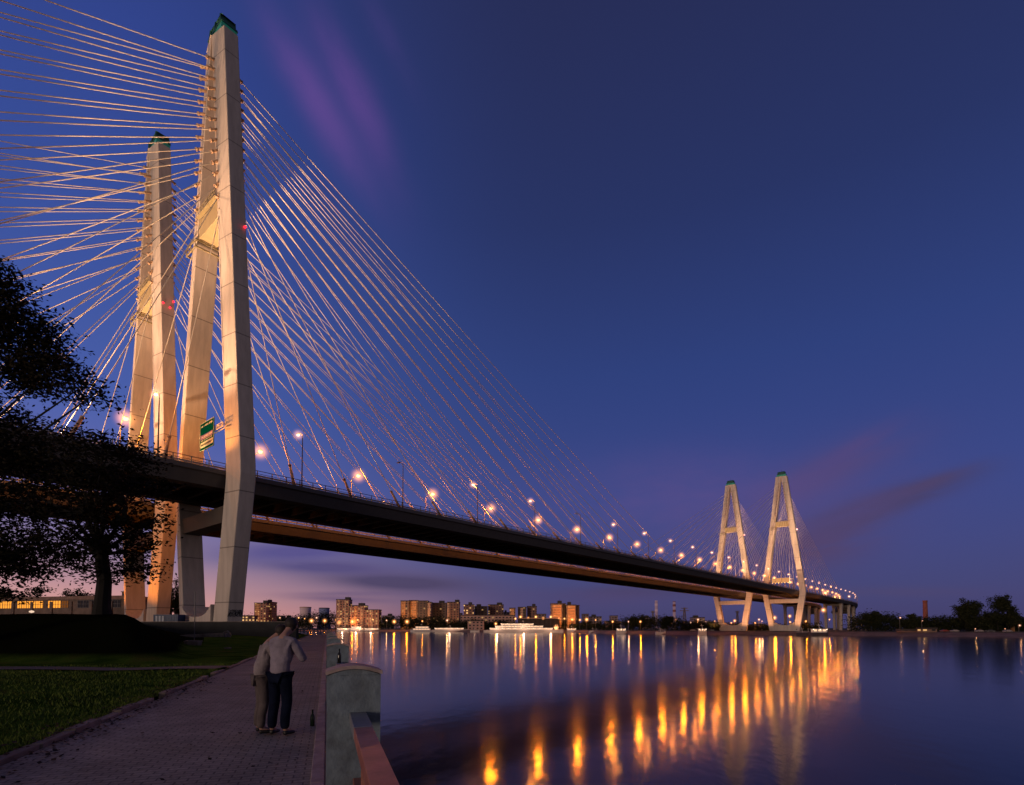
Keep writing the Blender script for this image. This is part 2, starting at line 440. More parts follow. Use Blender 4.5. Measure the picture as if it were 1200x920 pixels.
# street lamps of the bridges ------------------------------------------------
def lamp_proto(arm, lit, white, energy, big=1.0):
    # built in local frame: x = across the road towards the middle, z up, base at origin
    t = thing('street_lamp', 'x', 'street lamp')
    m = MB(); m.tube([(0,0,0), (0,0,5), (0,0,9.6)], [.13, .10, .07], 6); m.tube([(0,0,9.6), (arm*.5,0,10.1), (arm,0,10.2)], [.06, .055, .05], 6)
    m.tube([(0,0,0), (0,0,.5)], [.2, .2], 8)
    m.build('pole', M['pole'], t)
    m = MB(); m.box((arm+.35, 0, 10.24), .95, .38, .16); m.box((arm+.1, 0, 10.33), .4, .25, .08); m.build('lamp_head', M['pole'], t)
    m = MB()
    if lit:
        m.ball((arm+.4, 0, 10.05), .40*big if not white else .27*big, 2, (1.2, 1, .8)); m.build('bulb', M['bulbw' if white else 'bulb'], t)
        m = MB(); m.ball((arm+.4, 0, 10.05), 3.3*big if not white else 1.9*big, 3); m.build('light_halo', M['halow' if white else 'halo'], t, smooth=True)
        plight('lamp_light', (arm+.4, 0, 9.55), energy, SODW if white else SOD, .3, t)
    else:
        m.box((arm+.4, 0, 10.14), .6, .26, .05); m.build('lens', M['lens'], t)
    return t
M['lens'] = mat('pale_lamp_lens', (.5, .45, .42), .3, .1, 3)
protos = {}
def bridge_lamp(O, t, side, lit, label, group, E=3600, big=1.0):
    white = side < 0; arm = 1.2 if side < 0 else 2.4
    key = (arm, lit, white, E, big); q = protos.get(key); p = deckpt(O, t, side*9.75, ZD)
    if q is None: q = lamp_proto(*key); protos[key] = q; o = q
    else: o = copy_tree(q)
    o.location = p; ang = math.atan2(-N.y*side, -N.x*side)
    if t > 590: ang += (t-590)/520.0
    o.rotation_euler = (0, 0, ang); tag(o, label, 'street lamp', group)
    return o
for k in range(-2, 30):
    t = 11.7 + 23.3*k
    for side in (-1, 1):
        lit = not (side < 0 and k in (1, 4))
        edge = 'river-side railing' if side < 0 else 'inner edge'
        where = 'short of' if k < 0 else 'beyond'; idx = (-k-1) if k < 0 else k
        lab = f"{'lit' if lit else 'unlit'} street lamp on nearer bridge's {edge}, {ORD[idx]} {where} its tall pylon"
        bridge_lamp(A0, t, side, lit, lab, 'street lamps along the nearer bridge', E=((5600 if k < 14 else 2400) if side > 0 else 1000))
for k in range(-2, 26):
    t = 11.7 + 23.3*k
    for side in (-1, 1):
        where = 'short of' if k < 0 else 'beyond'; idx = (-k-1) if k < 0 else k
        lab = f"lit street lamp on second bridge's {'river-side railing' if side < 0 else 'inner edge'}, {ORD[idx]} {where} its first pylon"
        bridge_lamp(C0, t, side, True, lab, 'street lamps along the second bridge', E=(2000 if side > 0 else 1600))

# highway direction sign on a bracket truss from the near pylon's river-side leg
def gantry(O, t, w1, w2, sw1, sw2, zb, zt, name, label, lit=False):
    r = thing(name, label, 'road sign')
    m = MB(); zz = (zb+zt)/2 + .6
    for dz in (-.35, .35):
        for dt in (-.25, .25): m.beam(bp(O, t+dt, w1, zz+dz), bp(O, t+dt, w2, zz+dz), .12, .12)
    k = 0; w = w1; step = .9*(1 if w2 > w1 else -1); pts = []
    while (w - w2)*step < 0:
        a = -1 if k % 2 else 1
        m.beam(bp(O, t-.25, w, zz+.35*a), bp(O, t-.25, w+step, zz-.35*a), .08, .08); m.beam(bp(O, t-.25, w, zz-.35), bp(O, t-.25, w, zz+.35), .07, .07)
        w += step; k += 1
    m.build('truss', M['barrier'], r)
    m = MB()
    def pl(wa, wb, za, zc, dt, th=.02):
        m.hexa([bp(O, t-.5-dt-th, wa, za), bp(O, t-.5-dt, wa, za), bp(O, t-.5-dt, wb, za), bp(O, t-.5-dt-th, wb, za)],
               [bp(O, t-.5-dt-th, wa, zc), bp(O, t-.5-dt, wa, zc), bp(O, t-.5-dt, wb, zc), bp(O, t-.5-dt-th, wb, zc)])
    pl(sw1, sw2, zb, zt, 0, .10); m.build('board', M['signgreen'], r)
    m = MB(); d = (sw2-sw1)
    for (a, b2, za, zc) in ((0,1,0,.02),(0,1,.98,1),(0,.015,0,1),(.985,1,0,1)):
        pl(sw1+d*a, sw1+d*b2, zb+(zt-zb)*za, zb+(zt-zb)*zc, .101)
    m.build('border', M['signwhite'], r)
    H = zt-zb
    m = MB(); pl(sw1+d*.06, sw1+d*.94, zb+H*.10, zb+H*.30, .101); m.build('white_panel', M['signwhite'], r)
    m = MB(); pl(sw1+d*.06, sw1+d*.94, zb+H*.40, zb+H*.56, .101); m.build('blue_panel', M['signblue'], r)
    rnd = random.Random(5); m = MB()
    for (za, h, mt) in ((.84, .06, 0), (.70, .0, 0), (.46, .055, 0), (.34, .03, 0)):
        if not h: continue
        a = .1
        while a < .88:
            g = rnd.uniform(.015, .035); pl(sw1+d*a, sw1+d*(a+g), zb+H*za, zb+H*(za+h), .125, .01); a += g + .012
            if rnd.random() < .15: a += .05
    m.build('lettering', M['signwhite'], r)
    m = MB(); a = .1
    while a < .88:
        g = rnd.uniform(.015, .035); pl(sw1+d*a, sw1+d*(a+g), zb+H*.17, zb+H*.235, .125, .01); a += g + .012
    m.build('lettering', M['ink'], r)
    return r
M['signgreen'] = mat('sign_green', (.0, .03, .017), .95, .1, 2, emit=(.01, .13, .07), es=.16, spec=0)  # faint emission added so the board keeps its green
M['signwhite'] = mat('sign_white', (.42, .42, .38), .9, .05, 2, spec=0)
M['signblue'] = mat('sign_blue', (.05, .02, .22), .4, .1, 2)
zt = 34.0
gantry(A0, -2.6, -11.2, -1.5, -8.4, -2.6, 30.2, 35.0, 'direction_sign', 'green overhead road sign with white and blue panels fixed to the tall pylon')
# lit gantry far away between the legs of the other pylon
r = thing('gantry_sign', 'glowing orange gantry board between the legs of the nearer bridge\'s remote pylon', 'road sign')
m = MB()
for w in (-9.3, 6.0): m.beam(bp(A0, SPAN-14, w, ZD), bp(A0, SPAN-14, w, ZD+7.4), .3, .3)
m.beam(bp(A0, SPAN-14, -9.3, ZD+7.3), bp(A0, SPAN-14, 6, ZD+7.3), .5, .5); m.build('frame', M['pole'], r)
m = MB(); m.hexa([bp(A0, SPAN-14.6, -7, ZD+5.2), bp(A0, SPAN-14.4, -7, ZD+5.2), bp(A0, SPAN-14.4, 4, ZD+5.2), bp(A0, SPAN-14.6, 4, ZD+5.2)],
    [bp(A0, SPAN-14.6, -7, ZD+8.4), bp(A0, SPAN-14.4, -7, ZD+8.4), bp(A0, SPAN-14.4, 4, ZD+8.4), bp(A0, SPAN-14.6, 4, ZD+8.4)])
m.build('board', glow('gantry_board', (.95, .40, .14), .75), r)
m = MB()
for i in range(6): m.ball(bp(A0, SPAN-15.2, -6.5+i*2, ZD+5.0), .28, 1)
m.build('board_lamps', M['bulb'], r)

# floodlights ---------------------------------------------------------------
def floodlight(p, tgt, power, ang, label, col=(1.0, .62, .26), r=.35, group='floodlights of the bridge pylons'):
    p = Vector(p); t = thing('floodlight', label, 'floodlight', p, group=group)
    d = (Vector(tgt)-p).normalized(); q = d.to_track_quat('Z', 'Y').to_matrix().to_4x4()
    m = MB(); m.box((0,0,.0), .6, .45, .3, M=q @ Matrix.Translation((0,0,0))); m.build('housing', M['pole'], t)
    m = MB(); m.box((0,0,-.3), .5, .3, .08); m.beam((-.3,0,-.3), (-.3,0,.05), .05, .05); m.beam((.3,0,-.3), (.3,0,.05), .05, .05); m.build('bracket', M['pole'], t)
    m = MB(); m.box((0,0,.165), .5, .36, .02, M=q); m.build('lens', M['lensglow'], t)
    o = slight('flood_beam', d*.5, d*10, power, col, ang, r, .7, t)
    return t
M['lensglow'] = glow('flood_lens', (1, .7, .35), 3)
# on the decks, each side of the pylons
NM = {0: 'nearer bridge', 1: 'second bridge'}
CREAM = (1.0, .55, .29)
for bi, O in ((0, A0), (1, C0)):
    for t0 in (0, SPAN):
        wh = ('tall pylon' if bi == 0 else 'first pylon') if t0 == 0 else 'remote pylon'
        for s in (-1, 1):
            e = 'river-side' if s < 0 else 'inner'
            k = 2.1 if t0 == 0 else 1.5
            floodlight(bp(O, t0-26, s*6.2, ZD+.5), bp(O, t0, s*wo(56)*.97, 56), 46000*k, 50, f'deck floodlight on {e} edge of the {NM[bi]} short of its {wh}', CREAM)
            floodlight(bp(O, t0-28, s*6.0, ZD+.5), bp(O, t0, s*wo(92)*.97, 94), 80000*k, 42, f'second deck floodlight on {e} edge of the {NM[bi]} short of its {wh}', CREAM)
            if t0 == 0: floodlight(bp(O, -9.5, s*9.3, ZD+.5), bp(O, 0, s*12.6, 38), 8000, 75, f'added amber floodlight at the {e} railing of the {NM[bi]} beside its {wh}', (1.0, .34, .06))  # added to deepen the street lamps' orange on the legs
            floodlight(bp(O, t0+30, s*6.2, ZD+.5), bp(O, t0, s*wo(82)*.97, 82), 7000*k, 60, f'deck floodlight on {e} edge of the {NM[bi]} beyond its {wh}', CREAM)
        floodlight(bp(O, t0-7, -5.5, ZD+.5), bp(O, t0, 9, 62), 4200, 95, f'wide floodlight on the road of the {NM[bi]} shining inside its {wh}', (1.0, .60, .17))
        floodlight(bp(O, t0-2, -7.3, ZD+.5), bp(O, t0, -3, ZC), 700, 60, f'narrow floodlight under the crossbeam of the {NM[bi]}\'s {wh}', (1.0, .72, .25))
for s in (-1, 1):
    floodlight(bp(C0, -13, s*11, .6), bp(C0, 0, s*11, 17), 15000, 72, f"ground floodlight {'beside the blue container' if s < 0 else 'at the outer foot'} shining on the second bridge's first pylon", SOD)
    for bi, O in ((0, A0), (1, C0)):
        floodlight(bp(O, SPAN-15, s*11, -1.0), bp(O, SPAN, s*12, 15), 15000 if bi == 0 else 17000, 90, f"shore floodlight at the {'river-side' if s < 0 else 'inner'} foot of the {NM[bi]}'s remote pylon", (1.0, .42, .18))
floodlight(bp(A0, -24, 4, .4), bp(A0, 0, -8, 14), 2500, 70, 'dim ground floodlight behind the retaining wall at the tall pylon\'s foot', (1.0, .5, .4))

# ------------------------------------------------------------------ survey by sight line
CYP = 735.92 - F*math.tan(PITCH)
def sight(px, py, Z):
    k = (CYP - py)/F; c, s = math.cos(PITCH), math.sin(PITCH)
    y = Z*(k*c + s)/(c - k*s); zc = Z*c + y*s
    return Vector(((px-600)/F*zc, Z, EYE + y))

# ------------------------------------------------------------------ ground
def sm(x): x = max(0, min(1, x)); return x*x*(3-2*x)
GZ = 3.2
def ground(X, Z):
    h = GZ + .02 + .05*noise.noise(Vector((X*.3, Z*.3, 0)))
    s = X*PD.x + Z*PD.y; l = X*PR.x + Z*PR.y
    h += 2.42*sm((-X/max(Z,1)-.575)/.14)*sm((Z-24.5)/8.5) * (1-sm((Z-79)/3))
    edge = -4.6 if s < 86 else -4.6 - 5.6*sm((s-86)/19)
    h += (EYE+.72-GZ)*sm((Z-80.2)/1.6)*sm((edge-l)/1.2)
    h += .55*sm((-l-4)/9)*sm((Z-34)/42)*(1-sm((Z-80)/3))*(1-sm((-X/max(Z,1)-.575)/.14))
    return h
def ledge(s):
    P = [(-30,-3.72),(140,-3.72),(141,-9.6),(152,-16),(443,-62),(1000,-140),(4000,-700)]
    for (a, x), (b, y) in zip(P, P[1:]):
        if s <= b: return x + (y-x)*(s-a)/(b-a)
    return P[-1][1]
def spacing(vals): 
    out = []
    for a, b, st in vals:
        x = a
        while x < b - 1e-6: out.append(x); x += st
    return out
srow = spacing([(-20, 2, 1.5), (2, 24, .5), (24, 78, 1.2), (78, 110, .7), (110, 142, 1.5), (142, 300, 20), (300, 1000, 80), (1000, 4001, 500)])
lcol = spacing([(0, 12, .45), (12, 70, 1.0), (70, 130, 4), (130, 600, 40), (600, 4000, 400)])
m = MB(); nc = len(lcol)
for s in srow:
    le = ledge(s)
    for c in lcol:
        l = le - c; p = pp(s, l, 0)
        z = ground(p.x, p.y) if s < 260 and c < 200 else EYE+.7
        m.v.append((p.x, p.y, z))
for i in range(len(srow)-1):
    for j in range(nc-1):
        a = i*nc+j; m.f.append((a, a+nc, a+nc+1, a+1)); m.m.append(0)
m_grass = bpy.data.materials.new('lawn'); m_grass.use_nodes = True; T = NT(m_grass.node_tree)
out = T.n('ShaderNodeOutputMaterial'); b = T.n('ShaderNodeBsdfPrincipled', i_Roughness=.9); T.t.links.new(b.outputs[0], out.inputs[0]); b.inputs['Specular IOR Level'].default_value = .0
g = T.n('ShaderNodeNewGeometry')
n1 = T.n('ShaderNodeTexNoise', i_Scale=.55, i_Detail=6.0); T.set(n1, 'Vector', g.outputs['Position'])
n2 = T.n('ShaderNodeTexNoise', i_Scale=14.0, i_Detail=5.0, i_Roughness=.8); T.set(n2, 'Vector', g.outputs['Position'])
c = T.ramp(n1.outputs[0], [(.35, (.03, .065, .008, 1)), (.55, (.08, .14, .018, 1)), (.72, (.11, .10, .025, 1))])
c = T.mix(.75, c, T.ramp(n2.outputs[0], [(.3, (.25,.25,.25,1)), (.7, (1.5,1.5,1.5,1))]), 'MULTIPLY')
sp = T.n('ShaderNodeSeparateXYZ'); T.set(sp, 0, g.outputs['Position'])
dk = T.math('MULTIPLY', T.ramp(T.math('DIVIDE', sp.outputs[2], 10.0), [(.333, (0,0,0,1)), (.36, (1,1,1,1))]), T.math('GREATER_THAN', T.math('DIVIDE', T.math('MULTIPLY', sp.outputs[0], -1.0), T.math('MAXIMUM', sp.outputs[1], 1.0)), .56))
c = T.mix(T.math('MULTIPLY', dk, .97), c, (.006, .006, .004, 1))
T.set(b, 'Base Color', c); bn = T.n('ShaderNodeBump', i_Strength=.8, i_Distance=.08); T.set(bn, 'Height', n2.outputs[0]); T.set(b, 'Normal', bn)
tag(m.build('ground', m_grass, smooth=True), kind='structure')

# promenade paving
def paving():
    m = bpy.data.materials.new('block_paving'); m.use_nodes = True; T = NT(m.node_tree)
    out = T.n('ShaderNodeOutputMaterial'); b = T.n('ShaderNodeBsdfPrincipled', i_Roughness=.85); T.t.links.new(b.outputs[0], out.inputs[0]); b.inputs['Specular IOR Level'].default_value = .12
    g = T.n('ShaderNodeNewGeometry'); mp = T.n('ShaderNodeMapping'); mp.inputs['Rotation'].default_value = (0, 0, HP); T.set(mp, 0, g.outputs['Position'])
    br = T.n('ShaderNodeTexBrick'); br.inputs['Scale'].default_value = 1.0; br.inputs['Brick Width'].default_value = .21; br.inputs['Row Height'].default_value = .11
    br.inputs['Mortar Size'].default_value = .011; br.inputs['Mortar Smooth'].default_value = .5; br.inputs['Bias'].default_value = 0
    br.inputs['Color1'].default_value = (.43, .375, .315, 1); br.inputs['Color2'].default_value = (.35, .305, .26, 1); br.inputs['Mortar'].default_value = (.19, .16, .145, 1)
    T.set(br, 'Vector', mp)
    n1 = T.n('ShaderNodeTexNoise', i_Scale=.8, i_Detail=8.0, i_Roughness=.7); T.set(n1, 'Vector', g.outputs['Position'])
    n2 = T.n('ShaderNodeTexNoise', i_Scale=25.0, i_Detail=3.0); T.set(n2, 'Vector', g.outputs['Position'])
    c = T.mix(.8, br.outputs[0], T.ramp(n1.outputs[0], [(.3, (.55,.55,.56,1)), (.7, (1.25,1.2,1.2,1))]), 'MULTIPLY')
    c = T.mix(.5, c, T.ramp(n2.outputs[0], [(.3, (.6,.6,.6,1)), (.7, (1.3,1.3,1.3,1))]), 'MULTIPLY')
    T.set(b, 'Base Color', c)
    h = T.math('ADD', T.math('MULTIPLY', br.outputs['Fac'], -1.0), T.math('MULTIPLY', n2.outputs[0], .5))
    bn = T.n('ShaderNodeBump', i_Strength=.7, i_Distance=.012); T.set(bn, 'Height', h); T.set(b, 'Normal', bn); return m
m = MB(); n = 120
for i in range(n+1):
    s = -12 + 152*i/n
    for l in (-3.56, -2.4, -1.2, -.14): 
        p = pp(s, l, GZ + .012*noise.noise(Vector((s*.6, l*.9, 3)))); m.v.append(tuple(p))
for i in range(n):
    for j in range(3): a = i*4+j; m.f.append((a, a+4, a+5, a+1)); m.m.append(0)
tag(m.build('path', paving(), smooth=True), kind='structure')
M['kerb'] = mat('kerb_stone', (.20, .16, .15), .8, .35, 2.2, .3, dirt=((.06, .05, .04), .7), coord='P')
M['granite'] = mat('painted_granite', (.155, .205, .25), .7, .22, 7, .5, dirt=((.08, .09, .10), .8), coord='P')
M['capstone'] = mat('cap_stone', (.36, .29, .28), .7, .3, 6, .3, dirt=((.16, .12, .11), .7), coord='P')
M['handrail'] = mat('weathered_red_paint', (.33, .115, .085), .45, .35, 4, .15, dirt=((.40, .30, .27), .45), coord='P')
M['handend'] = mat('handrail_grey_end', (.19, .2, .22), .5, .2, 6, .1, coord='P')
m = MB(); rnd = random.Random(11); s = -6
while s < 139:                                   # separate stones, slightly out of line
    L = .98; dz = rnd.uniform(-.025, .02); dl = rnd.uniform(-.02, .02)
    a = [pp(s, -3.72+dl, GZ-.2), pp(s+L, -3.72+dl, GZ-.2), pp(s+L, -3.57+dl, GZ-.2), pp(s, -3.57+dl, GZ-.2)]
    if rnd.random() < .93: m.hexa(a, [p + Vector((0,0,.27+dz)) for p in a])
    s += 1.0
tag(m.build('kerb', M['kerb'], bevel=.01), kind='structure')
m = MB(); s = -6
while s < 140:
    dz = rnd.uniform(-.006, .006)
    a = [pp(s, -.138, GZ-.2), pp(s+1.985, -.138, GZ-.2), pp(s+1.985, -.003, GZ-.2), pp(s, -.003, GZ-.2)]
    m.hexa(a, [p + Vector((0,0,.235+dz)) for p in a]); s += 2.0
tag(m.build('kerb', M['capstone'], bevel=.008), kind='structure')
# quay: coping and river wall
m = MB()
a = [pp(-12, 0, -2), pp(140.6, 0, -2), pp(140.6, .62, -2), pp(-12, .62, -2)]
m.hexa(a, [Vector((p.x, p.y, GZ+.005)) for p in a])
a = [pp(140.0, -9.8, -2), pp(140.6, -9.8, -2), pp(140.6, 0.0, -2), pp(140.0, 0.0, -2)]
m.hexa(a, [Vector((p.x, p.y, GZ+.006)) for p in a])
ss = [140.3, 152, 443, 1000, 4000]
for s1, s2 in zip(ss, ss[1:]):
    l1, l2 = ledge(max(s1, 141)) , ledge(s2)
    a = [pp(s1, l1-.4, -2), pp(s2, l2-.4, -2), pp(s2, l2+.4, -2), pp(s1, l1+.4, -2)]
    m.hexa(a, [Vector((p.x, p.y, EYE+.74)) for p in a])
tag(m.build('quay_wall', mat('quay_stone', (.2, .18, .17), .8, .3, 1.5, .3, coord='P')), kind='structure')
# narrow cross path
m = MB(); K = 60
for i in range(K+1):
    X = -45 + 34.0*i/K
    for q in (20.3, 21.7): m.v.append((X, q + .05*math.sin(X), ground(X, q)+.055))
for i in range(K): m.f.append((2*i, 2*i+2, 2*i+3, 2*i+1)); m.m.append(0)
tag(m.build('footpath', mat('footpath_concrete', (.11, .09, .085), .85, .3, 1.5, .3, coord='P')), kind='structure')

# ------------------------------------------------------------------ balustrade
bal = thing('balustrade', 'stone-post balustrade with rust-red handrail running along the river side of the path', 'balustrade')
def post(s, l0, w=.445, d=.36, top=GZ+1.235):
    m = MB(); a = [pp(s, l0, GZ-.02), pp(s+d, l0, GZ-.02), pp(s+d, l0+w, GZ-.02), pp(s, l0+w, GZ-.02)]
    K = 10; base = len(m.v)
    m.hexa(a, [Vector((p.x, p.y, top-.04)) for p in a])
    # arched top
    for k in range(K):
        x1, x2 = w*k/K, w*(k+1)/K; z1 = top-.042 + .05*math.sin(PI*k/K); z2 = top-.042+.05*math.sin(PI*(k+1)/K)
        m.hexa([pp(s, l0+x1, top-.045), pp(s+d, l0+x1, top-.045), pp(s+d, l0+x2, top-.045), pp(s, l0+x2, top-.045)],
               [pp(s, l0+x1, z1), pp(s+d, l0+x1, z1), pp(s+d, l0+x2, z2), pp(s, l0+x2, z2)])
    o = m.build('post', M['granite'], bal)
    m = MB(); e = .014
    for k in range(K):
        x1, x2 = -e+(w+2*e)*k/K, -e+(w+2*e)*(k+1)/K; z1 = top-.038 + .05*math.sin(PI*k/K); z2 = top-.038+.05*math.sin(PI*(k+1)/K)
        m.hexa([pp(s-e, l0+x1, z1), pp(s+d+e, l0+x1, z1), pp(s+d+e, l0+x2, z2), pp(s-e, l0+x2, z2)],
               [pp(s-e, l0+x1, z1+.03), pp(s+d+e, l0+x1, z1+.03), pp(s+d+e, l0+x2, z2+.03), pp(s-e, l0+x2, z2+.03)])
    m.build('cap', M['capstone'], o)
ps = [4.95 + 7.4*k for k in range(-1, 18)]
for s in ps: post(s, .01)
for s1, s2 in zip(ps, ps[1:]):
    m = MB(); z = EYE-.77; l = .265
    m.cur = 0; m.beam(pp(s1+.34, l, z), pp(s2-.75, l, z), .135, .085); m.beam(pp(s1+.34, l, GZ+.28), pp(s2, l, GZ+.28), .07, .07)
    m.cur = 1; m.beam(pp(s2-.75, l, z), pp(s2+.0, l, z), .14, .09)
    for k in range(1, 7): 
        s = s1 + .34 + (s2-s1-.34)*k/7; m.cur = 0; m.beam(pp(s, l, GZ+.3), pp(s, l, z-.05), .05, .05)
    m.build('handrail', [M['handrail'], M['handend']], bal, bevel=.006)
bal2 = thing('balustrade', 'short row of pale posts closing the remote end of the path', 'balustrade')
for k in range(13):
    m = MB(); l = -.5 - k*.75; a = [pp(140.1, l, GZ-.1), pp(140.35, l, GZ-.1), pp(140.35, l-.22, GZ-.1), pp(140.1, l-.22, GZ-.1)]
    m.hexa(a, [Vector((p.x, p.y, GZ+1.1)) for p in a]); m.build('post', M['granite'], bal2)
m = MB(); m.beam(pp(140.22, 0, GZ+1.18), pp(140.22, -9.8, GZ+1.18), .3, .15); m.beam(pp(140.22, 0, GZ+.2), pp(140.22, -9.8, GZ+.2), .2, .12); m.build('handrail', M['granite'], bal2)

# retaining wall round the pylon platform
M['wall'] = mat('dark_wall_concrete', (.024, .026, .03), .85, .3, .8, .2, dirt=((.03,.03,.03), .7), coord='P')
m = MB()
def wallseg(p, q, z0, z1, th=.5):
    m.beam(Vector((p.x, p.y, (z0+z1)/2)), Vector((q.x, q.y, (z0+z1)/2)), th, z1-z0)
c1 = Vector((-31.3, 80, 0)); c2 = pp(106, -10.4, 0); c3 = pp(139.6, -10.4, 0)
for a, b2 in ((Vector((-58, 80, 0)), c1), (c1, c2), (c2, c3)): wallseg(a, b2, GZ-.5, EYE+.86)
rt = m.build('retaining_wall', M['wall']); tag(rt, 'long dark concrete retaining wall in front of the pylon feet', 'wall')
m = MB(); 
for a, b2 in ((Vector((-58, 80, 0)), c1), (c1, c2), (c2, c3)): m.beam(Vector((a.x, a.y, EYE+.90)), Vector((b2.x, b2.y, EYE+.90)), .6, .09)
m.build('coping', M['kerb'], rt)

# broken slab, stones, thin pole
r = thing('concrete_slab', 'broken pale concrete slab lying in the grass below the retaining wall', 'slab')
m = MB(); rnd = random.Random(2)
def lump(m, c, sx, sy, sz, rz, seed, j=.12):
    q = random.Random(seed); vs = []
    for z in (0, sz):
        for k in range(7):
            g = 2*PI*k/7 + rz; vs.append((c[0]+math.cos(g)*sx/2*(1+q.uniform(-j, j)), c[1]+math.sin(g)*sy/2*(1+q.uniform(-j, j)), c[2]+z*(1+q.uniform(-j, j))))
    m.add(vs, [tuple(range(7))[::-1], tuple(range(7, 14))] + [(k, (k+1)%7, (k+1)%7+7, k+7) for k in range(7)])
p = sight(238, 746, 66); gz = ground(p.x, p.y)
m.hexa([(p.x-2.8, 66, gz-.1), (p.x+2.3, 66.3, gz-.1), (p.x+2.6, 67.5, gz-.1), (p.x-2.5, 67.7, gz-.1)], [(p.x-2.8, 66, gz+.28), (p.x+2.3, 66.3, gz+.55), (p.x+2.6, 67.5, gz+.55), (p.x-2.5, 67.7, gz+.3)])
m.build('slab', M['kerb'], r, bevel=.03)
m = MB(); m.tube([(p.x+2.7, 66, gz), (p.x+2.5, 66, gz+.6), (p.x+2.9, 66, gz+.75), (p.x+3.3, 66.1, gz+.2)], .12, 6); m.build('bent_bar', M['rail'], r)
p = sight(227.5, 757, 47); gz = ground(p.x, p.y)
r = thing('thin_pole', 'thin dark pole standing in the grass on a pale stone foot', 'pole', (p.x, p.y, gz))
m = MB(); m.tube([(0,0,0), (0,0,4.6)], [.055, .04], 6); m.build('shaft', M['rail'], r)
m = MB(); lump(m, (0, -.1, -.05), 1.5, .9, .42, 0, 4, .2); m.build('foot', M['kerb'], r, bevel=.03)
p = sight(267, 761, 42); m = MB(); gz = ground(p.x, p.y); lump(m, (0,0,-.05), .55, .4, .17, 0, 9, .2)
o = m.build('flat_stone', M['kerb'], bevel=.02); o.location = (p.x, p.y, gz); tag(o, 'small flat pale stone lying alone in the far grass', 'stone')

# blue container beside the pylon foot
p = sight(194, 728, 96); gz = EYE+.7
r = thing('container', 'low blue site container with white door panel between the pylon feet', 'container', (p.x, p.y, gz), 0)
m = MB(); m.box((0, 1.1, .85), 4.3, 2.2, 1.6)
for k in range(16): m.box((-2.05+k*.275, -.02, .85), .12, .06, 1.45)
m.build('body', mat('blue_container_paint', (.02, .055, .15), .5, .2, 2), r)
m = MB()
for x in (-1.55, -1.0, -.45): m.box((x, -.07, .85), .34, .03, 1.1)
m.build('panel', mat('white_panel_paint', (.35, .4, .5), .5, .2, 2), r)

# ------------------------------------------------------------------ trees
def leafmat(name, a, b2):
    m = bpy.data.materials.new(name); m.use_nodes = True; T = NT(m.node_tree)
    out = T.n('ShaderNodeOutputMaterial'); b = T.n('ShaderNodeBsdfPrincipled', i_Roughness=.7); T.t.links.new(b.outputs[0], out.inputs[0])
    b.inputs['Specular IOR Level'].default_value = .1
    g = T.n('ShaderNodeNewGeometry'); n1 = T.n('ShaderNodeTexNoise', i_Scale=.7, i_Detail=4.0); T.set(n1, 'Vector', g.outputs['Position'])
    rr = T.math('ADD', T.math('MULTIPLY', n1.outputs[0], .7), T.math('MULTIPLY', g.outputs['Random Per Island'], .4))
    T.set(b, 'Base Color', T.ramp(rr, [(.35, (*a, 1)), (.75, (*b2, 1))])); return m
M['leaf'] = leafmat('dark_leaves', (.005, .006, .002), (.022, .016, .009))
M['leaffar'] = leafmat('far_leaves', (.008, .012, .005), (.03, .035, .016))
M['bark'] = mat('bark', (.008, .007, .006), .9, .3, 4, .5, coord='P', stretch=(1,1,.25))
def leaves(m, c, n, R, size, q, flat=.8):
    for _ in range(n):
        x = c[0] + q.gauss(0, R[0]); y = c[1] + q.gauss(0, R[1]); z = c[2] + q.gauss(0, R[2])
        a = q.uniform(0, 2*PI); t = q.uniform(-.9, .5); L = size*q.uniform(.6, 1.3); W = L*.42
        d = Vector((math.cos(a)*math.cos(t), math.sin(a)*math.cos(t), math.sin(t))); s = d.cross(Vector((q.uniform(-1,1), q.uniform(-1,1), q.uniform(-.4,1)))).normalized()
        p = Vector((x, y, z))
        m.add([p, p + d*L*.5 + s*W*.5, p + d*L, p + d*L*.5 - s*W*.5], [(0,1,2,3)])
def big_tree(label, base, trunk_r, fork, blobs, seed, leaf=.2, dens=1.0, cat='tree'):
    q = random.Random(seed); t = thing('broadleaf_tree', label, cat)
    tr = MB(); cr = MB(); base = Vector(base); fork = Vector(fork)
    tr.tube([base - Vector((0,0,.4)), base.lerp(fork, .12), base.lerp(fork, .5) + Vector((.1,.1,0)), fork], [trunk_r*1.5, trunk_r*1.08, trunk_r*.95, trunk_r*.8], 10)
    for (c, rx, ry, rz, n) in blobs:
        c = Vector(c)
        mid = fork.lerp(c, .5) + Vector((q.uniform(-.5,.5), q.uniform(-.5,.5), q.uniform(.0,.7)))
        tr.tube([fork - Vector((0,0,.5)), mid, c], [trunk_r*.36, trunk_r*.17, trunk_r*.06], 6)
        for k in range(int(n)):
            # clump positions fill the volume, denser at the skin
            while True:
                v = Vector((q.uniform(-1,1), q.uniform(-1,1), q.uniform(-1,1)))
                if v.length < 1: break
            rr = v.length; v = v.normalized()*(rr**.55)
            cc = c + Vector((v.x*rx, v.y*ry, v.z*rz)); sz = q.uniform(.28, .62)
            if q.random() < .45: tr.tube([c.lerp(cc, .15), c.lerp(cc, .6)+Vector((0,0,q.uniform(-.2,.3))), cc], [.05, .03, .012], 4, False)
            leaves(cr, cc, int(60*dens*q.uniform(.5, 1.4)), (sz, sz, sz*.5), leaf, q)
    tr.build('trunk', M['bark'], t); cr.build('crown', M['leaf'], t); return t
def blob(px, py, Z, rpx, rpy, n, dz=None):
    k = Z/F; return (sight(px, py, Z), rpx*k, (rpx*k if dz is None else dz), rpy*k, n)
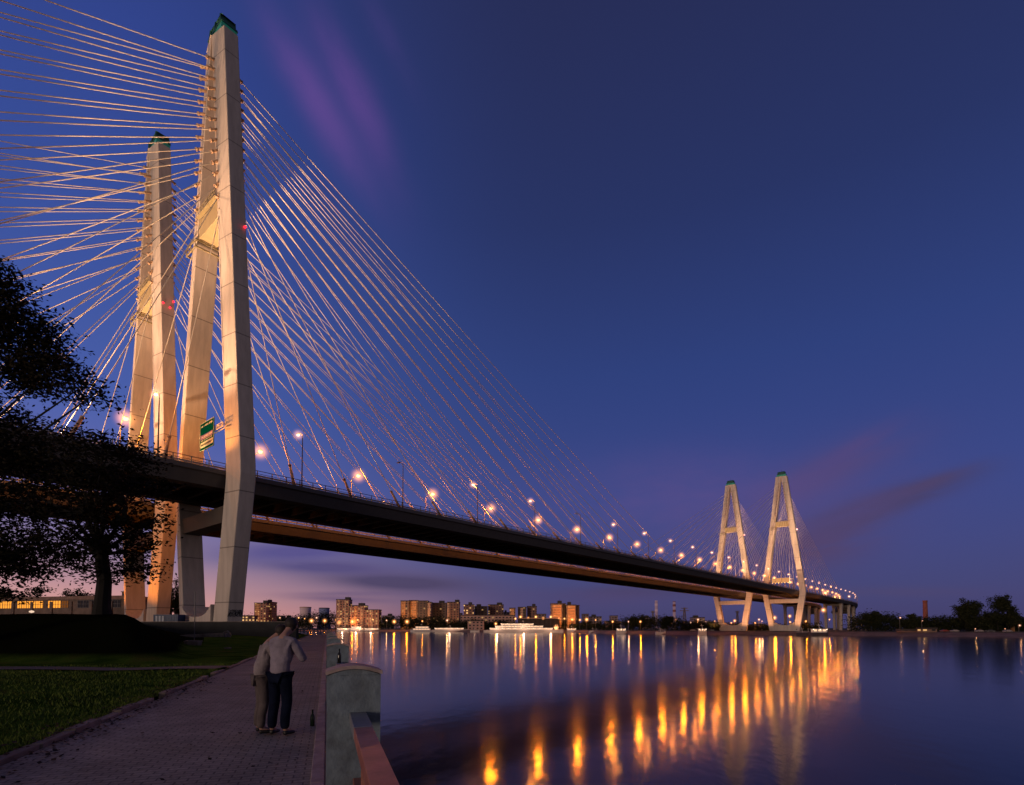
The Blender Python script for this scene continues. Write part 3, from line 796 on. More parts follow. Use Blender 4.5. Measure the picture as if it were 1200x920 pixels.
b = sight(120, 723, 33); gz = ground(b.x, b.y); b.z = gz
big_tree('dark broadleaf tree with a thick bare trunk on the grassy mound', b, .42, sight(118, 640, 33),
    [blob(70, 540, 33, 55, 42, 60), blob(118, 555, 33, 62, 45, 85), blob(150, 590, 33, 40, 38, 48), blob(130, 630, 33, 48, 32, 50), blob(60, 610, 33, 50, 36, 34),
     blob(158, 655, 33, 22, 20, 16), blob(150, 530, 33.5, 34, 16, 16), blob(30, 575, 34, 36, 45, 24), blob(98, 512, 33, 26, 12, 9), blob(80, 655, 33.5, 30, 18, 12), blob(105, 600, 33, 60, 50, 50), blob(176, 610, 33, 17, 14, 8), blob(95, 668, 33.5, 34, 14, 16), blob(150, 668, 33, 30, 12, 12), blob(45, 645, 33.5, 40, 22, 26)], 21, .27, .52)
b2 = sight(-95, 730, 26); b2.z = ground(b2.x, b2.y)
big_tree('tall dark tree whose leafy boughs reach in above the mound tree', b2, .4, sight(-70, 600, 26),
    [blob(-40, 350, 26, 50, 45, 40), blob(-10, 400, 26, 52, 58, 72), blob(28, 396, 26, 40, 38, 40), blob(55, 436, 26, 36, 24, 34), blob(92, 456, 25.5, 26, 9, 8), blob(112, 461, 25.5, 14, 5, 3), blob(-20, 500, 26, 46, 45, 38),
     blob(0, 335, 26, 22, 22, 22), blob(-14, 570, 26, 46, 42, 36), blob(-5, 625, 26, 44, 34, 26), blob(-55, 620, 26, 50, 60, 50), blob(18, 662, 26, 34, 15, 12), blob(14, 525, 26, 40, 24, 22), blob(50, 640, 26.5, 22, 16, 7), blob(10, 655, 26, 36, 22, 26), blob(0, 690, 26, 26, 10, 5)], 22, .22, 1.25)

# ---- smaller trees further off (shared by copy)
def far_tree_mesh(seed, H=8.0, W=5.0, leafs=1500, size=.5, conic=0):
    q = random.Random(seed); cr = MB(); tr = MB()
    tr.tube([(0,0,-1), (0,0,H*.3), (.1,0,H*.75)], [.3, .22, .08], 6)
    nb = 9
    for k in range(nb):
        a = q.uniform(0, 2*PI); f = q.uniform(.25, .92); w = W*.5*(math.sin(PI*min(1, f*.93))**.6 if not conic else (1.05-f))
        c = Vector((math.cos(a)*w*.6, math.sin(a)*w*.6, H*f)); tr.tube([(0,0,H*f*.6), c], [.1, .04], 4, False)
        for j in range(7):
            cc = c + Vector((q.gauss(0, W*.14), q.gauss(0, W*.14), q.gauss(0, H*.08)))
            leaves(cr, cc, leafs//(nb*7), (W*.07, W*.07, H*.045), size, q)
    return tr, cr
def far_tree(seed, p, H, W, label, size=.5, conic=0, n=1500, name='broadleaf_tree', group=None):
    tr, cr = far_tree_mesh(seed, H, W, n, size, conic); t = thing(name, label, 'tree', p, group=group)
    tr.build('trunk', M['bark'], t); cr.build('crown', M['leaffar'], t); return t
p = sight(206, 726, 138); far_tree(31, (p.x, p.y, EYE+.7), 12.6, 3.6, 'slender dark tree standing behind the container between pylon feet', .5, 0, 4000)

# ------------------------------------------------------------------ water
m = MB(); m.add([(-4000, -60, 0), (4500, -60, 0), (4500, 4500, 0), (-4000, 4500, 0)], [(0,1,2,3)])
wm = bpy.data.materials.new('river_water'); wm.use_nodes = True; T = NT(wm.node_tree)
out = T.n('ShaderNodeOutputMaterial'); b = T.n('ShaderNodeBsdfPrincipled'); T.t.links.new(b.outputs[0], out.inputs[0])
b.inputs['Base Color'].default_value = (.006, .010, .016, 1); b.inputs['IOR'].default_value = 1.333; b.inputs['Specular Tint'].default_value = (.82, .96, 1.0, 1); b.inputs['Roughness'].default_value = .115
b.inputs['Specular IOR Level'].default_value = .34
g = T.n('ShaderNodeNewGeometry'); mp = T.n('ShaderNodeMapping'); T.set(mp, 0, g.outputs['Position']); mp.inputs['Rotation'].default_value = (0,0,.5); mp.inputs['Scale'].default_value = (1, .45, 1)
n1 = T.n('ShaderNodeTexNoise', i_Scale=1.6, i_Detail=3.0, i_Roughness=.5); T.set(n1, 'Vector', mp)
n2 = T.n('ShaderNodeTexNoise', i_Scale=.25, i_Detail=3.0); T.set(n2, 'Vector', mp)
b1 = T.n('ShaderNodeBump', i_Strength=.034, i_Distance=.3); T.set(b1, 'Height', n1.outputs[0])
b2_ = T.n('ShaderNodeBump', i_Strength=.02, i_Distance=1.0); T.set(b2_, 'Height', n2.outputs[0]); T.set(b2_, 'Normal', b1)
T.set(b, 'Normal', b2_)
tag(m.build('river', wm), kind='structure')

# ------------------------------------------------------------------ far bank
SH = [(-60, 1500), (150, 1150), (300, 880), (400, 760), (540, 622), (668, 590), (715, 440), (800, 385), (870, 366), (945, 345), (1010, 325), (1100, 300), (1200, 272), (1330, 235), (1700, 170)]
def shore(px):
    for (a, x), (b_, y) in zip(SH, SH[1:]):
        if px <= b_: return x + (y-x)*(px-a)/(b_-a)
    return SH[-1][1]
m = MB(); cols = list(range(-60, 1701, 8)); off = [(-3, -1.0), (0, -.05), (3, .75), (9, 1.0), (16, 2.3), (30, 2.7), (120, 2.8), (4000, 3.2)]
rows = []
for c_ in cols:
    Z = shore(c_) + 3*noise.noise(Vector((c_*.03, 0, 0))) + 1.2*noise.noise(Vector((c_*.15, 0, 0)))
    for o_, z in off:
        m.v.append(((c_-600)/F*(Z+o_), Z+o_, z + (.25*noise.noise(Vector((c_*.21, o_, 0))) if 0 < o_ < 100 else 0)))
K = len(off)
for i in range(len(cols)-1):
    for j in range(K-1): a = i*K+j; m.f.append((a, a+K, a+K+1, a+1)); m.m.append(0 if j < 4 else 1)
tag(m.build('riverbank', [mat('sand', (.21, .135, .115), .9, .35, .35, .3, coord='P', dirt=((.06,.045,.04), .5)), mat('bank_earth', (.035, .032, .022), .9, .4, .1, coord='P')]), kind='structure')

# treeline along the far bank (reads as one mass)
q = random.Random(77)
def treeline(name, spans, label, seed):
    q = random.Random(seed); m = MB()
    for (x0, x1, yt, back) in spans:
        x = x0
        while x < x1:
            Z = shore(x)+back+q.uniform(-6, 10); top = sight(x, yt + q.uniform(-2.0, 3.5), Z).z; r = max(1.6, (top-2.5)*.33)
            X = (x-600)/F*Z; sc = max(1.1, Z/430)
            for k in range(6):
                c_ = (X+q.gauss(0, r*.6), Z+q.gauss(0, r*.6), 2.5 + (top-2.5)*q.uniform(.15, .92))
                leaves(m, c_, 34, (r*.5, r*.5, r*.35), 1.1*sc, q)
            x += 1.5
    o = m.build(name, M['leaffar']); tag(o, label, 'trees', kind='stuff'); return o
treeline('treeline', [(280, 360, 722, 70), (360, 395, 717, 75), (395, 445, 727, 60), (445, 520, 722, 60), (520, 600, 727, 65)], 'dark line of trees at the foot of the tower blocks across the river', 5)
treeline('treeline', [(600, 660, 729, 50), (660, 730, 729, 60), (730, 800, 723, 45), (800, 842, 728, 45), (842, 960, 731, 60)], 'low dark trees behind the sandy bank by the remote pylons', 6)
treeline('treeline', [(1000, 1050, 719, 50), (1050, 1120, 724, 45), (1120, 1215, 722, 50), (1215, 1500, 722, 60)], 'dark wood along the bank past the end of the bridges', 8)
for i, (px, yt, H, W, lb) in enumerate([(1024, 713, 0, 13, 'rounded dark tree where the bridge deck comes down to land'),
        (1131, 705, 0, 11, 'leftmost crown of the tall tree clump past the brick chimney'), (1149, 702, 0, 12, 'second crown of the tall tree clump past the brick chimney'),
        (1168, 700, 0, 13, 'highest round crown in the tall tree clump'), (1181, 703, 0, 9, 'last tall crown beside the ochre mast'),
        (1069, 720, 0, 8, 'small round tree just before the brick chimney'), (742, 722, 0, 7, 'pointed dark tree on the bank beneath the bridge span'), (782, 722, 0, 7, 'rounded dark tree beside the striped chimneys'), (752, 720, 0, 5, 'narrow dark tree beside the pointed one on the bank')]):
    Z = shore(px)+38; p = sight(px, yt, Z); far_tree(50+i, (p.x, Z, 2.6), p.z-2.6, W, lb, 1.0, 0, 6000, group='trees on the far bank')
# ------------------------------------------------------------------ buildings
def facade(name, wall, cw=3.2, ch=3.0, lit=.12, glass=(.03,.03,.04), es=1.6, ww=.5, hh=.5, lc=(1.0, .55, .2), stripe=None):
    m = bpy.data.materials.new(name); m.use_nodes = True; T = NT(m.node_tree)
    out = T.n('ShaderNodeOutputMaterial'); b = T.n('ShaderNodeBsdfPrincipled', i_Roughness=.8); T.t.links.new(b.outputs[0], out.inputs[0])
    tc = T.n('ShaderNodeTexCoord'); sp = T.n('ShaderNodeSeparateXYZ'); T.set(sp, 0, tc.outputs['Object'])
    u = T.math('DIVIDE', T.math('ADD', sp.outputs[0], sp.outputs[1]), cw); v = T.math('DIVIDE', sp.outputs[2], ch)
    fu = T.math('FRACT', u); fv = T.math('FRACT', v); iu = T.math('FLOOR', u); iv = T.math('FLOOR', v)
    wn = T.n('ShaderNodeTexWhiteNoise', noise_dimensions='3D'); cv = T.n('ShaderNodeCombineXYZ'); T.set(cv, 0, iu); T.set(cv, 1, iv); T.set(wn, 0, cv)
    a = T.math('MULTIPLY', T.math('LESS_THAN', T.math('ABSOLUTE', T.math('SUBTRACT', fu, .5)), ww/2), T.math('LESS_THAN', T.math('ABSOLUTE', T.math('SUBTRACT', fv, .5)), hh/2))
    nz = T.n('ShaderNodeTexNoise', i_Scale=.15, i_Detail=4.0); T.set(nz, 0, tc.outputs['Object'])
    wc = T.mix(nz.outputs[0], (wall[0]*.7, wall[1]*.7, wall[2]*.7, 1), (wall[0]*1.2, wall[1]*1.2, wall[2]*1.2, 1))
    if stripe:
        s_ = T.math('LESS_THAN', T.math('PINGPONG', T.math('ADD', sp.outputs[0], stripe[1]), stripe[0]), stripe[2]); wc = T.mix(s_, wc, (*stripe[3], 1))
    T.set(b, 'Base Color', T.mix(a, wc, (*glass, 1)))
    L = T.math('MULTIPLY', a, T.math('LESS_THAN', wn.outputs[0], lit))
    b.inputs['Emission Color'].default_value = (*lc, 1); T.set(b, 'Emission Strength', T.math('MULTIPLY', L, T.math('MULTIPLY', T.math('ADD', .3, wn.outputs[0]), es*1.1)))
    m.cycles.emission_sampling = 'NONE'; return m
FB = {
 'pink': facade('pink_brick_facade', (.36, .19, .15), 4.2, 3.4, .34, es=1.0),
 'orange': facade('orange_facade', (.27, .17, .13), 5, 3.6, .30, es=1.2, ww=.45),
 'dark': facade('dark_slab_facade', (.10, .075, .075), 5, 3.6, .14, es=.9),
 'pale': facade('pale_panel_facade', (.42, .27, .24), 4.4, 3.4, .14, es=1.0),
 'brick': facade('dark_brick_facade', (.22, .12, .10), 4.4, 3.4, .2, es=.9),
 'dots': facade('lit_tower_facade', (.22, .12, .10), 4.5, 3.6, .45, es=1.6),
}
M['roof'] = mat('dark_roof', (.05, .04, .04), .8, .2, .5)
M['balc'] = mat('balcony_panel', (.55, .34, .24), .7, .2, .8)
def block(px0, px1, ytop, Z, label, style='brick', side=None, ph=0, rot=0.0, depth=16, group=None, bands=(), base=2.6, cat='building'):
    p = sight((px0+px1)/2, ytop, Z); w = (px1-px0)/F*Z; h = p.z-base
    r = thing('tower_block' if h > 15 else 'building', label, cat, (p.x, Z, base), rot, group)
    m = MB(); m.box((0, depth/2, h/2), w, depth, h); m.build('wall', FB[style] if isinstance(style, str) else style, r)
    m = MB(); m.box((0, depth/2, h+.5), w+.6, depth+.6, 1.0)
    m.build('roof', M['roof'], r)
    if ph:
        m = MB(); m.box((w*ph*.3, depth/2, h+2.6), w*.35, depth*.5, 3.2); m.box((w*ph*.3, depth/2, h+5), .15, .15, 4); m.build('roof_hut', M['roof'], r)
    for (f0, f1, mt) in bands:
        m = MB(); K = max(3, int(h/3.4)); x0 = -w/2+w*f0; x1 = -w/2+w*f1
        for k in range(K):
            z0 = h*k/K; m.box(((x0+x1)/2, -.6, z0+.55), x1-x0, 1.2, 1.1 if K < 40 else .5)
            m.box(((x0+x1)/2, -.25, z0+.55+h/K*.45), x1-x0, .4, h/K*.35)
        m.build('balconies', M[mt], r)
    return r
M['bpale'] = mat('pale_balconies', (.62, .40, .28), .7, .2, .8); M['borange'] = mat('orange_lit_edge_balconies', (.8, .40, .17), .7, .2, .8); M['bdark'] = mat('dark_balconies', (.12, .08, .07), .7, .2, .8)  # orange and pale strips paint the towers' lit edges as brighter colour
block(298, 312, 707, 760, 'short brick tower block with lit windows past the tall pylon', 'pink', ph=1, bands=((.1, .45, 'borange'),))
block(312, 319, 706, 772, 'dark flank tower joined to the short brick block', 'brick', ph=-1)
block(394, 409, 703, 780, 'highest of three stepped pink brick apartment towers', 'pink', ph=1, bands=((.15, .3, 'bpale'), (.65, .8, 'bpale')))
block(410, 428, 710, 770, 'middle one of three stepped pink brick apartment towers', 'pink', ph=.6, bands=((.3, .45, 'borange'), (.7, .85, 'bpale')))
block(428, 444, 715, 760, 'lowest of three stepped pink brick apartment towers', 'pink', ph=0, bands=((.4, .6, 'bpale'),))
block(469.5, 479, 704.5, 800, 'slab tower with one orange-lit edge, first in its row', 'orange', bands=((.1, .6, 'borange'),))
block(479.5, 489.5, 704, 806, 'slab tower with wide orange-lit strips, second in its row', 'orange', bands=((.2, .85, 'borange'),))
block(490, 501, 704.5, 800, 'dark slab tower between orange-lit ones', 'dark', bands=((.75, .95, 'bdark'),))
block(501, 505, 706, 798, 'narrow pale-lit slab tower', 'pale', bands=((.1, .8, 'bpale'),))
block(506, 523, 707, 820, 'broad dark unlit slab tower', 'dark', ph=.5)
block(524, 538, 706, 800, 'tower block with one pale-lit edge and dark side', 'brick', ph=1, bands=((.0, .2, 'bpale'),))
block(543.5, 555, 709, 780, 'small tower with three columns of lit windows', 'dots', ph=.4)
block(556, 571, 711, 860, 'hazy dark tower block with few lit windows', 'dark', ph=-.6)
block(572, 590, 709, 880, 'wide hazy tower block behind the long embankment', 'brick', ph=.8)
block(597, 604, 713, 760, 'small rounded orange tower by itself', 'orange', bands=((.2, .8, 'borange'),))
block(607, 617, 712, 770, 'dark tower with curved pale front', 'dark', bands=((.3, .6, 'bpale'),))
block(618, 629, 711, 780, 'dark plum tower beside the curved one', 'brick', ph=.7)
block(646, 659, 708, 640, 'bright orange floodlit tower, taller of the pair', 'orange', ph=1, bands=((.1, .9, 'borange'),)); block(659.5, 663, 708, 650, 'dark side of the taller bright orange tower, shade painted in', 'dark')  # second block puts the tower's shaded side into a darker colour
block(664, 675, 709.5, 640, 'bright orange floodlit tower, shorter of the pair', 'orange', ph=-.5, bands=((.1, .9, 'borange'),)); block(675.5, 679, 710, 650, 'dark side of the shorter bright orange tower, shade painted in', 'dark')  # dark block again stands for the shaded side, done by colour
block(540, 603, 721.5, 690, 'long low pale terrace building behind the moored boats', 'pale', depth=10, cat='building')
block(284, 298, 722, 730, 'low lit riverside building at the tall pylon\'s edge', 'dots', depth=10)
block(548, 567, 728, 634, 'small white two-storey boathouse left of the cruise ship', FB['pale'], depth=8)
block(710, 728, 729, 520, 'plain grey shed on the far bank below the bridge', 'brick', depth=10)
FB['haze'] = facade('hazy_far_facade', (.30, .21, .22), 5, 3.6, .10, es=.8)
for i, (x0, x1, yt) in enumerate([(448, 460, 722), (530, 541, 719), (556, 566, 716), (590, 597, 718), (629, 640, 720), (683, 690, 720), (692, 705, 723), (716, 724, 722), (752, 762, 724), (812, 826, 724), (320, 330, 722), (333, 342, 724)]):
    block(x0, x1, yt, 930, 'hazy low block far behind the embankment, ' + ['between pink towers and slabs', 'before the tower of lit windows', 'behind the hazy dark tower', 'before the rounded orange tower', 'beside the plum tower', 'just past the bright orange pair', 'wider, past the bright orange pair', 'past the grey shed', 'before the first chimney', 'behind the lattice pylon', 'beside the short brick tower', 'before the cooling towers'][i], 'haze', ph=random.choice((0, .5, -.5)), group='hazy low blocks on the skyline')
# lit promenade canopy above the cruise ship
p = sight(632, 724.5, 606); r = thing('quay_canopy', 'long lit quay canopy with a row of lamps above the cruise ship', 'canopy', (p.x, 606, 2.6))
m = MB(); m.box((0, 3, p.z-2.6), 46, 7, .7); m.build('roof', M['balc'], r)
m = MB()
for k in range(10): m.box((-22+k*4.9, .5, (p.z-2.6)/2), .5, .5, p.z-2.6)
m.build('columns', M['roof'], r); m = MB(); m.box((0, 6, (p.z-3)/2), 45, .4, p.z-3.4); m.build('back_wall', M['roof'], r)

for x, y, Z, P, lb in ((403, 716, 745, 20000, 'highest stepped pink tower'), (419, 718, 738, 16000, 'middle stepped pink tower'), (436, 722, 730, 12000, 'lowest stepped pink tower'),
        (476, 716, 760, 30000, 'first orange-edged slab tower'), (485, 716, 764, 30000, 'second slab tower'), (503, 716, 765, 16000, 'narrow pale slab tower'), (526, 716, 770, 16000, 'tower with one pale edge'), (549, 716, 745, 10000, 'small tower of lit windows'),
        (600, 716, 735, 12000, 'small rounded orange tower'), (652, 716, 608, 36000, 'taller bright orange tower'), (669, 716, 608, 36000, 'shorter bright orange tower'), (305, 715, 725, 14000, 'short brick tower block')):
    q_ = sight(x, 729, Z); floodlight((q_.x, Z, 3.0), (q_.x, Z+40, 22), P, 75, f'added facade floodlight brightening the {lb}', (1.0, .42, .14), group='added facade floodlights across the river')  # lamps added in front of the towers to brighten their facades
# cooling towers with drifting steam is left as sky haze
def gas_holder(px, py, Z, wpx, label, col):
    p = sight(px, py, Z); R = wpx/F*Z/2; h = p.z-2.6
    r = thing('cooling_tower', label, 'cooling tower', (p.x, Z, 2.6), group='cooling towers')
    m = MB(); m.lathe((0,0,0), [(R*1.35, 0), (R*1.05, h*.45), (R*.94, h*.75), (R*1.0, h)], 28); m.build('shell', mat(name='tower_shell', col=col, rough=.8, var=.12, scale=.05), r, smooth=True)
    m = MB(); m.lathe((0,0,h), [(R*1.02, -1.2), (R*1.04, 0), (R*.9, .4)], 28); m.build('rim', M['balc'] if col[0] > col[2] else M['bdark'], r)
gas_holder(358, 711.5, 1100, 13, 'pale pinkish cooling tower above the riverside trees', (.75, .55, .58))
gas_holder(380, 712.5, 1000, 12, 'blue banded cooling tower beside the pale one', (.22, .26, .48))

# chimneys, masts, pylons
def chimney(px, py, Z, w, label, c1, c2=None, group=None):
    p = sight(px, py, Z); h = p.z-2.6; R = w/F*Z/2; r = thing('chimney', label, 'chimney', (p.x, Z, 2.6), group=group)
    m = MB(); m.lathe((0,0,0), [(R*1.25, 0), (R*1.1, h*.5), (R, h)], 14); m.build('shaft', c1, r, smooth=True)
    if c2:
        for k in range(2):
            z = h*(.62+.2*k); m = MB(); m.lathe((0,0,z), [(R*1.12, 0), (R*1.1, h*.08)], 14); m.build('band', c2, r)
    m = MB(); m.lathe((0,0,h), [(R*1.08, -1.0), (R*1.1, .2), (R*.9, .2)], 14); m.build('rim', c2 or c1, r)
M['brickred'] = mat('chimney_brick', (.24, .075, .06), .85, .25, .4, coord='P'); M['hazy'] = mat('chimney_painted_haze', (.24, .16, .18), .8, .2, .1, coord='P', emit=(.12, .07, .10), es=.8); M['hazyw'] = mat('chimney_band_painted_haze', (.34, .25, .26), .8, .1, .1, emit=(.15, .09, .11), es=.8)  # distance haze on the far chimneys painted in as faint emission
chimney(1084, 704, 420, 4.6, 'red brick factory chimney rising over the wood', M['brickred'])
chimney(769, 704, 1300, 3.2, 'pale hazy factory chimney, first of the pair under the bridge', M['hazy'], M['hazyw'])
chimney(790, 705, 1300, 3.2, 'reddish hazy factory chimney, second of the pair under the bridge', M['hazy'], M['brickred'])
p = sight(1186, 714, 320); r = thing('mast', 'ochre square mast beside the tall tree clump', 'mast', (p.x, 320, 2.6))
m = MB(); h = p.z-2.6; m.beam((0,0,0), (0,0,h), 1.3, 1.3); m.build('shaft', mat('ochre_paint', (.30, .16, .07), .7, .3, 1), r)
m = MB(); m.box((0,0,h+.2), 2.0, 2.0, .5); m.box((0,0,h*.75), 1.8, 1.8, .3); m.build('platform', M['roof'], r)
def lattice(px, py, Z, label, arms=True):
    p = sight(px, py, Z); h = p.z-2.6; r = thing('electricity_pylon', label, 'power pylon', (p.x, Z, 2.6), group='power pylons on the far bank')
    m = MB(); W = h*.09
    for a, b_ in ((-1,-1),(1,-1),(1,1),(-1,1)): m.beam((a*W,b_*W,0), (a*W*.2,b_*W*.2,h), .35, .35)
    K = 7
    for k in range(K):
        z1, z2 = h*k/K, h*(k+1)/K; f1 = W*(1-.8*k/K); f2 = W*(1-.8*(k+1)/K)
        for s_ in (-1, 1):
            m.beam((-f1, s_*f1, z1), (f2, s_*f2, z2), .2, .2); m.beam((f1, s_*f1, z1), (-f2, s_*f2, z2), .2, .2)
    m.build('lattice_frame', M['pole'], r)
    m = MB()
    for zz, L in (((.97, 3.2), (.86, 4.2)) if arms else ((.99, 2.2), (.93, 2.2))): m.beam((-L, 0, h*zz), (L, 0, h*zz), .5, .6)
    m.build('crossarm', M['pole'], r)
lattice(802, 712, 520, 'dark lattice power pylon with two crossarms by the remote pylons'); lattice(765, 716, 560, 'lattice floodlight mast with square top before the chimneys', False); lattice(864, 716, 560, 'lattice mast seen between the legs of the second bridge\'s remote pylon', False)

# low industrial building on the left
p0 = sight(-90, 700, 168); p1 = sight(147, 699.5, 152); zb = EYE+.7
d = (p1-p0); L = math.hypot(d.x, d.y); rz = math.atan2(d.y, d.x)
ind = thing('industrial_building', 'long low industrial building with glowing amber windows behind the mound', 'building', (p0.x, p0.y, zb), rz)
hb = p1.z-zb
m = MB(); m.box((L/2, 8, hb/2-.3), L, 16, hb-.6); m.build('wall', mat('dull_render', (.16, .115, .10), .85, .3, .5, .2, dirt=((.05,.04,.035), .7)), ind)
m = MB(); m.box((L/2, 7.9, hb-.35), L+.6, 16.6, .5); m.box((L/2, 7.9, hb+.15), L+.2, 16, .5); m.build('cornice', mat('cornice_render', (.22, .14, .12), .85, .3, 1), ind)
pm = mat('pilaster_render', (.15, .11, .10), .85, .3, .5)
for k in range(int(L/7)+1): m = MB(); m.box((k*7+.4, -.12, hb/2-.5), .9, .3, hb-1.2); m.build('pilaster', pm, ind)
M['amber'] = glow('amber_window', (1.0, .36, .04), 1.25); M['amberdim'] = glow('dim_amber_window', (.8, .25, .05), .22)
def pxl(px):    # distance along the facade on a bearing
    b_ = Vector(((px-600)/F, 1, 0)); e = Vector((math.cos(rz), math.sin(rz), 0)); o = Vector((p0.x, p0.y, 0))
    k = (o.x*b_.y - o.y*b_.x)/(e.y*b_.x - e.x*b_.y); return k
for (a, c_, mt) in ((-70, -45, 'amber'), (-35, -12, 'amber'), (-8, 14, 'amber'), (20, 50, 'amber'), (56, 71, 'amber'), (72, 80, 'amberdim'), (91, 111, 'darkglass'), (126, 141, 'darkglass')):
    x0, x1 = pxl(a), pxl(c_); z0, z1 = 5.0, 7.1
    m = MB(); m.box(((x0+x1)/2, -.04, (z0+z1)/2), x1-x0, .05, z1-z0); w = m.build('window', M[mt], ind)
    m = MB(); n = max(3, int((x1-x0)/.85))
    for k in range(n+1): m.box((x0+(x1-x0)*k/n, -.1, (z0+z1)/2), .07 if k % 2 else .14, .08, z1-z0)
    for zz in (z0, (z0+z1)/2, z1): m.box(((x0+x1)/2, -.1, zz), x1-x0+.2, .09, .09)
    m.build('frame', M['rail'], w)
x = pxl(139); m = MB(); m.box((x, 3, hb+.95), 2.4, 2.2, 1.2); m.box((x, 3, hb+1.6), 2.8, 2.6, .2); m.build('roof_vent', M['roof'], ind)
for i, (px, yt, W, lb) in enumerate([(40, 688, 6.5, 'bushy dark tree top over the amber-windowed building'), (88, 690, 6, 'dark tree top behind the industrial roof next to the trunk'), (112, 696, 3.5, 'low dark tree crown behind the industrial roof'), (8, 694, 4, 'small dark tree crown at the industrial building\'s left part')]):
    p = sight(px, yt, 195); far_tree(80+i, (p.x, 195, zb), p.z-zb, W*1.4, lb, .9, 0, 2200, group='trees behind the industrial building')

# ------------------------------------------------------------------ boats
M['hull'] = mat('white_hull', (.75, .68, .66), .4, .08, .3); M['hulldark'] = mat('dark_hull', (.08, .06, .07), .4, .2, .5)
M['cabin'] = glow('lit_cabin_glass', (1.0, .60, .36), 1.3); M['deckglow'] = glow('lit_deck_lamp', (1.0, .78, .56), 3.5)
def boat(px0, px1, Z, tiers, label, dark=False, rows=True, lamp=9000, name='motor_yacht', cat='boat', rz=0.0):
    xa = (px0-600)/F*Z; xb = (px1-600)/F*Z; L = xb-xa; r = thing(name, label, cat, ((xa+xb)/2, Z, 0), rz)
    W = min(9, L*.22); hh = 2.0 if L < 40 else 2.6; m = MB(); K = 12; vs = []
    for k in range(K+1):
        f = k/K; x = -L/2 + L*f; b_ = W/2*min(1, (math.sin(PI*min(.5, (1-f)*1.4))**.7 if f > .5 else 1)) + .02; sh = hh + (1.0 if f > .8 else 0)*(f-.8)*4
        vs += [(x, -b_*.7, -.4), (x, -b_, sh), (x, b_, sh), (x, b_*.7, -.4)]
    fs = []
    for k in range(K):
        a = k*4
        for j in range(4): j2 = (j+1) % 4; fs.append((a+j, a+4+j, a+4+j2, a+j2))
    fs += [(0,1,2,3), (K*4+3, K*4+2, K*4+1, K*4)]
    m.add(vs, fs); m.build('hull', M['hulldark' if dark else 'hull'], r)
    z = hh
    for i in range(tiers):
        f0 = .08+.07*i; f1 = .86-.10*i-(.02*i); x0 = -L/2+L*f0; x1 = -L/2+L*f1; w = W*(.8-.08*i); h = 2.3
        m = MB(); m.box(((x0+x1)/2, 0, z+.35), x1-x0, w, .7); m.box(((x0+x1)/2, 0, z+h-.15), x1-x0+1.2, w+1.2, .3)
        n = max(3, int((x1-x0)/3.2))
        for k in range(n+1):
            for s_ in (-1, 1): m.box((x0+(x1-x0)*k/n, s_*w*.47, z+h/2), .7, .3, h-.3)
        m.build('deckhouse', M['hull'], r)
        m = MB(); m.box(((x0+x1)/2, 0, z+1.35), x1-x0-.6, w*.9, 1.1); m.build('windows', M['cabin'], r)
        m = MB()
        for k in range(max(2, n//2)+1): m.ball((x0+(x1-x0)*k/max(2, n//2), -w/2-.5, z+h-.35), .28, 1)
        m.build('deck_lamps', M['deckglow'], r)
        z += h
    m = MB(); m.tube([(0,0,z), (-.6,0,z+3.2)], .12, 6); m.beam((-1.6,0,z+2.2), (.8,0,z+2.2), .15, .15); m.tube([(L*.42,0,hh+.6), (L*.42,0,hh+2.6)], .08, 5)
    for k in range(10): m.beam((-L*.45+L*.09*k, -W*.48, hh), (-L*.45+L*.09*k, -W*.48, hh+1), .08, .08)
    m.build('mast', M['hull'], r)
    nl = max(1, int(L/22))
    for k in range(nl): plight('boat_light', (-L/2+L*(k+.5)/nl, -W/2-6, hh+3.5), lamp*.35, (1.0, .58, .36), 1.0, r)
    return r
boat(395, 412, 755, 1, 'small lit motor yacht moored first in the row of three', lamp=5000)
boat(410, 428, 748, 2, 'brightly lit two-deck motor yacht in the middle of three', lamp=6000)
boat(427, 446, 740, 1, 'long low lit yacht moored last in the row of three', lamp=5000)
boat(481, 506, 655, 2, 'white motor yacht with raked bow beside the passenger launch', lamp=7000, rz=PI)
boat(507, 549, 640, 1, 'long white passenger launch with rounded cabin', lamp=4000)
boat(567, 660, 575, 3, 'long three-deck river cruise ship with rows of lit windows', lamp=6000, name='cruise_ship', cat='ship')
for i, (x0, x1) in enumerate([(551, 562), (664, 676), (690, 700), (722, 734), (768, 780), (818, 828)]):
    boat(x0, x1, shore(x0)-4, 1 if i % 2 else 0, 'small white motor boat moored at the bank, ' + ['between launch and cruise ship', 'just past the cruise ship', 'before the grey shed', 'past the grey shed', 'below the chimneys', 'before the second remote pylon'][i], lamp=250)
boat(932, 948, 338, 0, 'dark low work barge moored under the nearer bridge', dark=True, lamp=10, name='barge')
boat(950, 970, 333, 1, 'dark tug with wheelhouse moored beside the work barge', dark=True, lamp=10, name='tug')

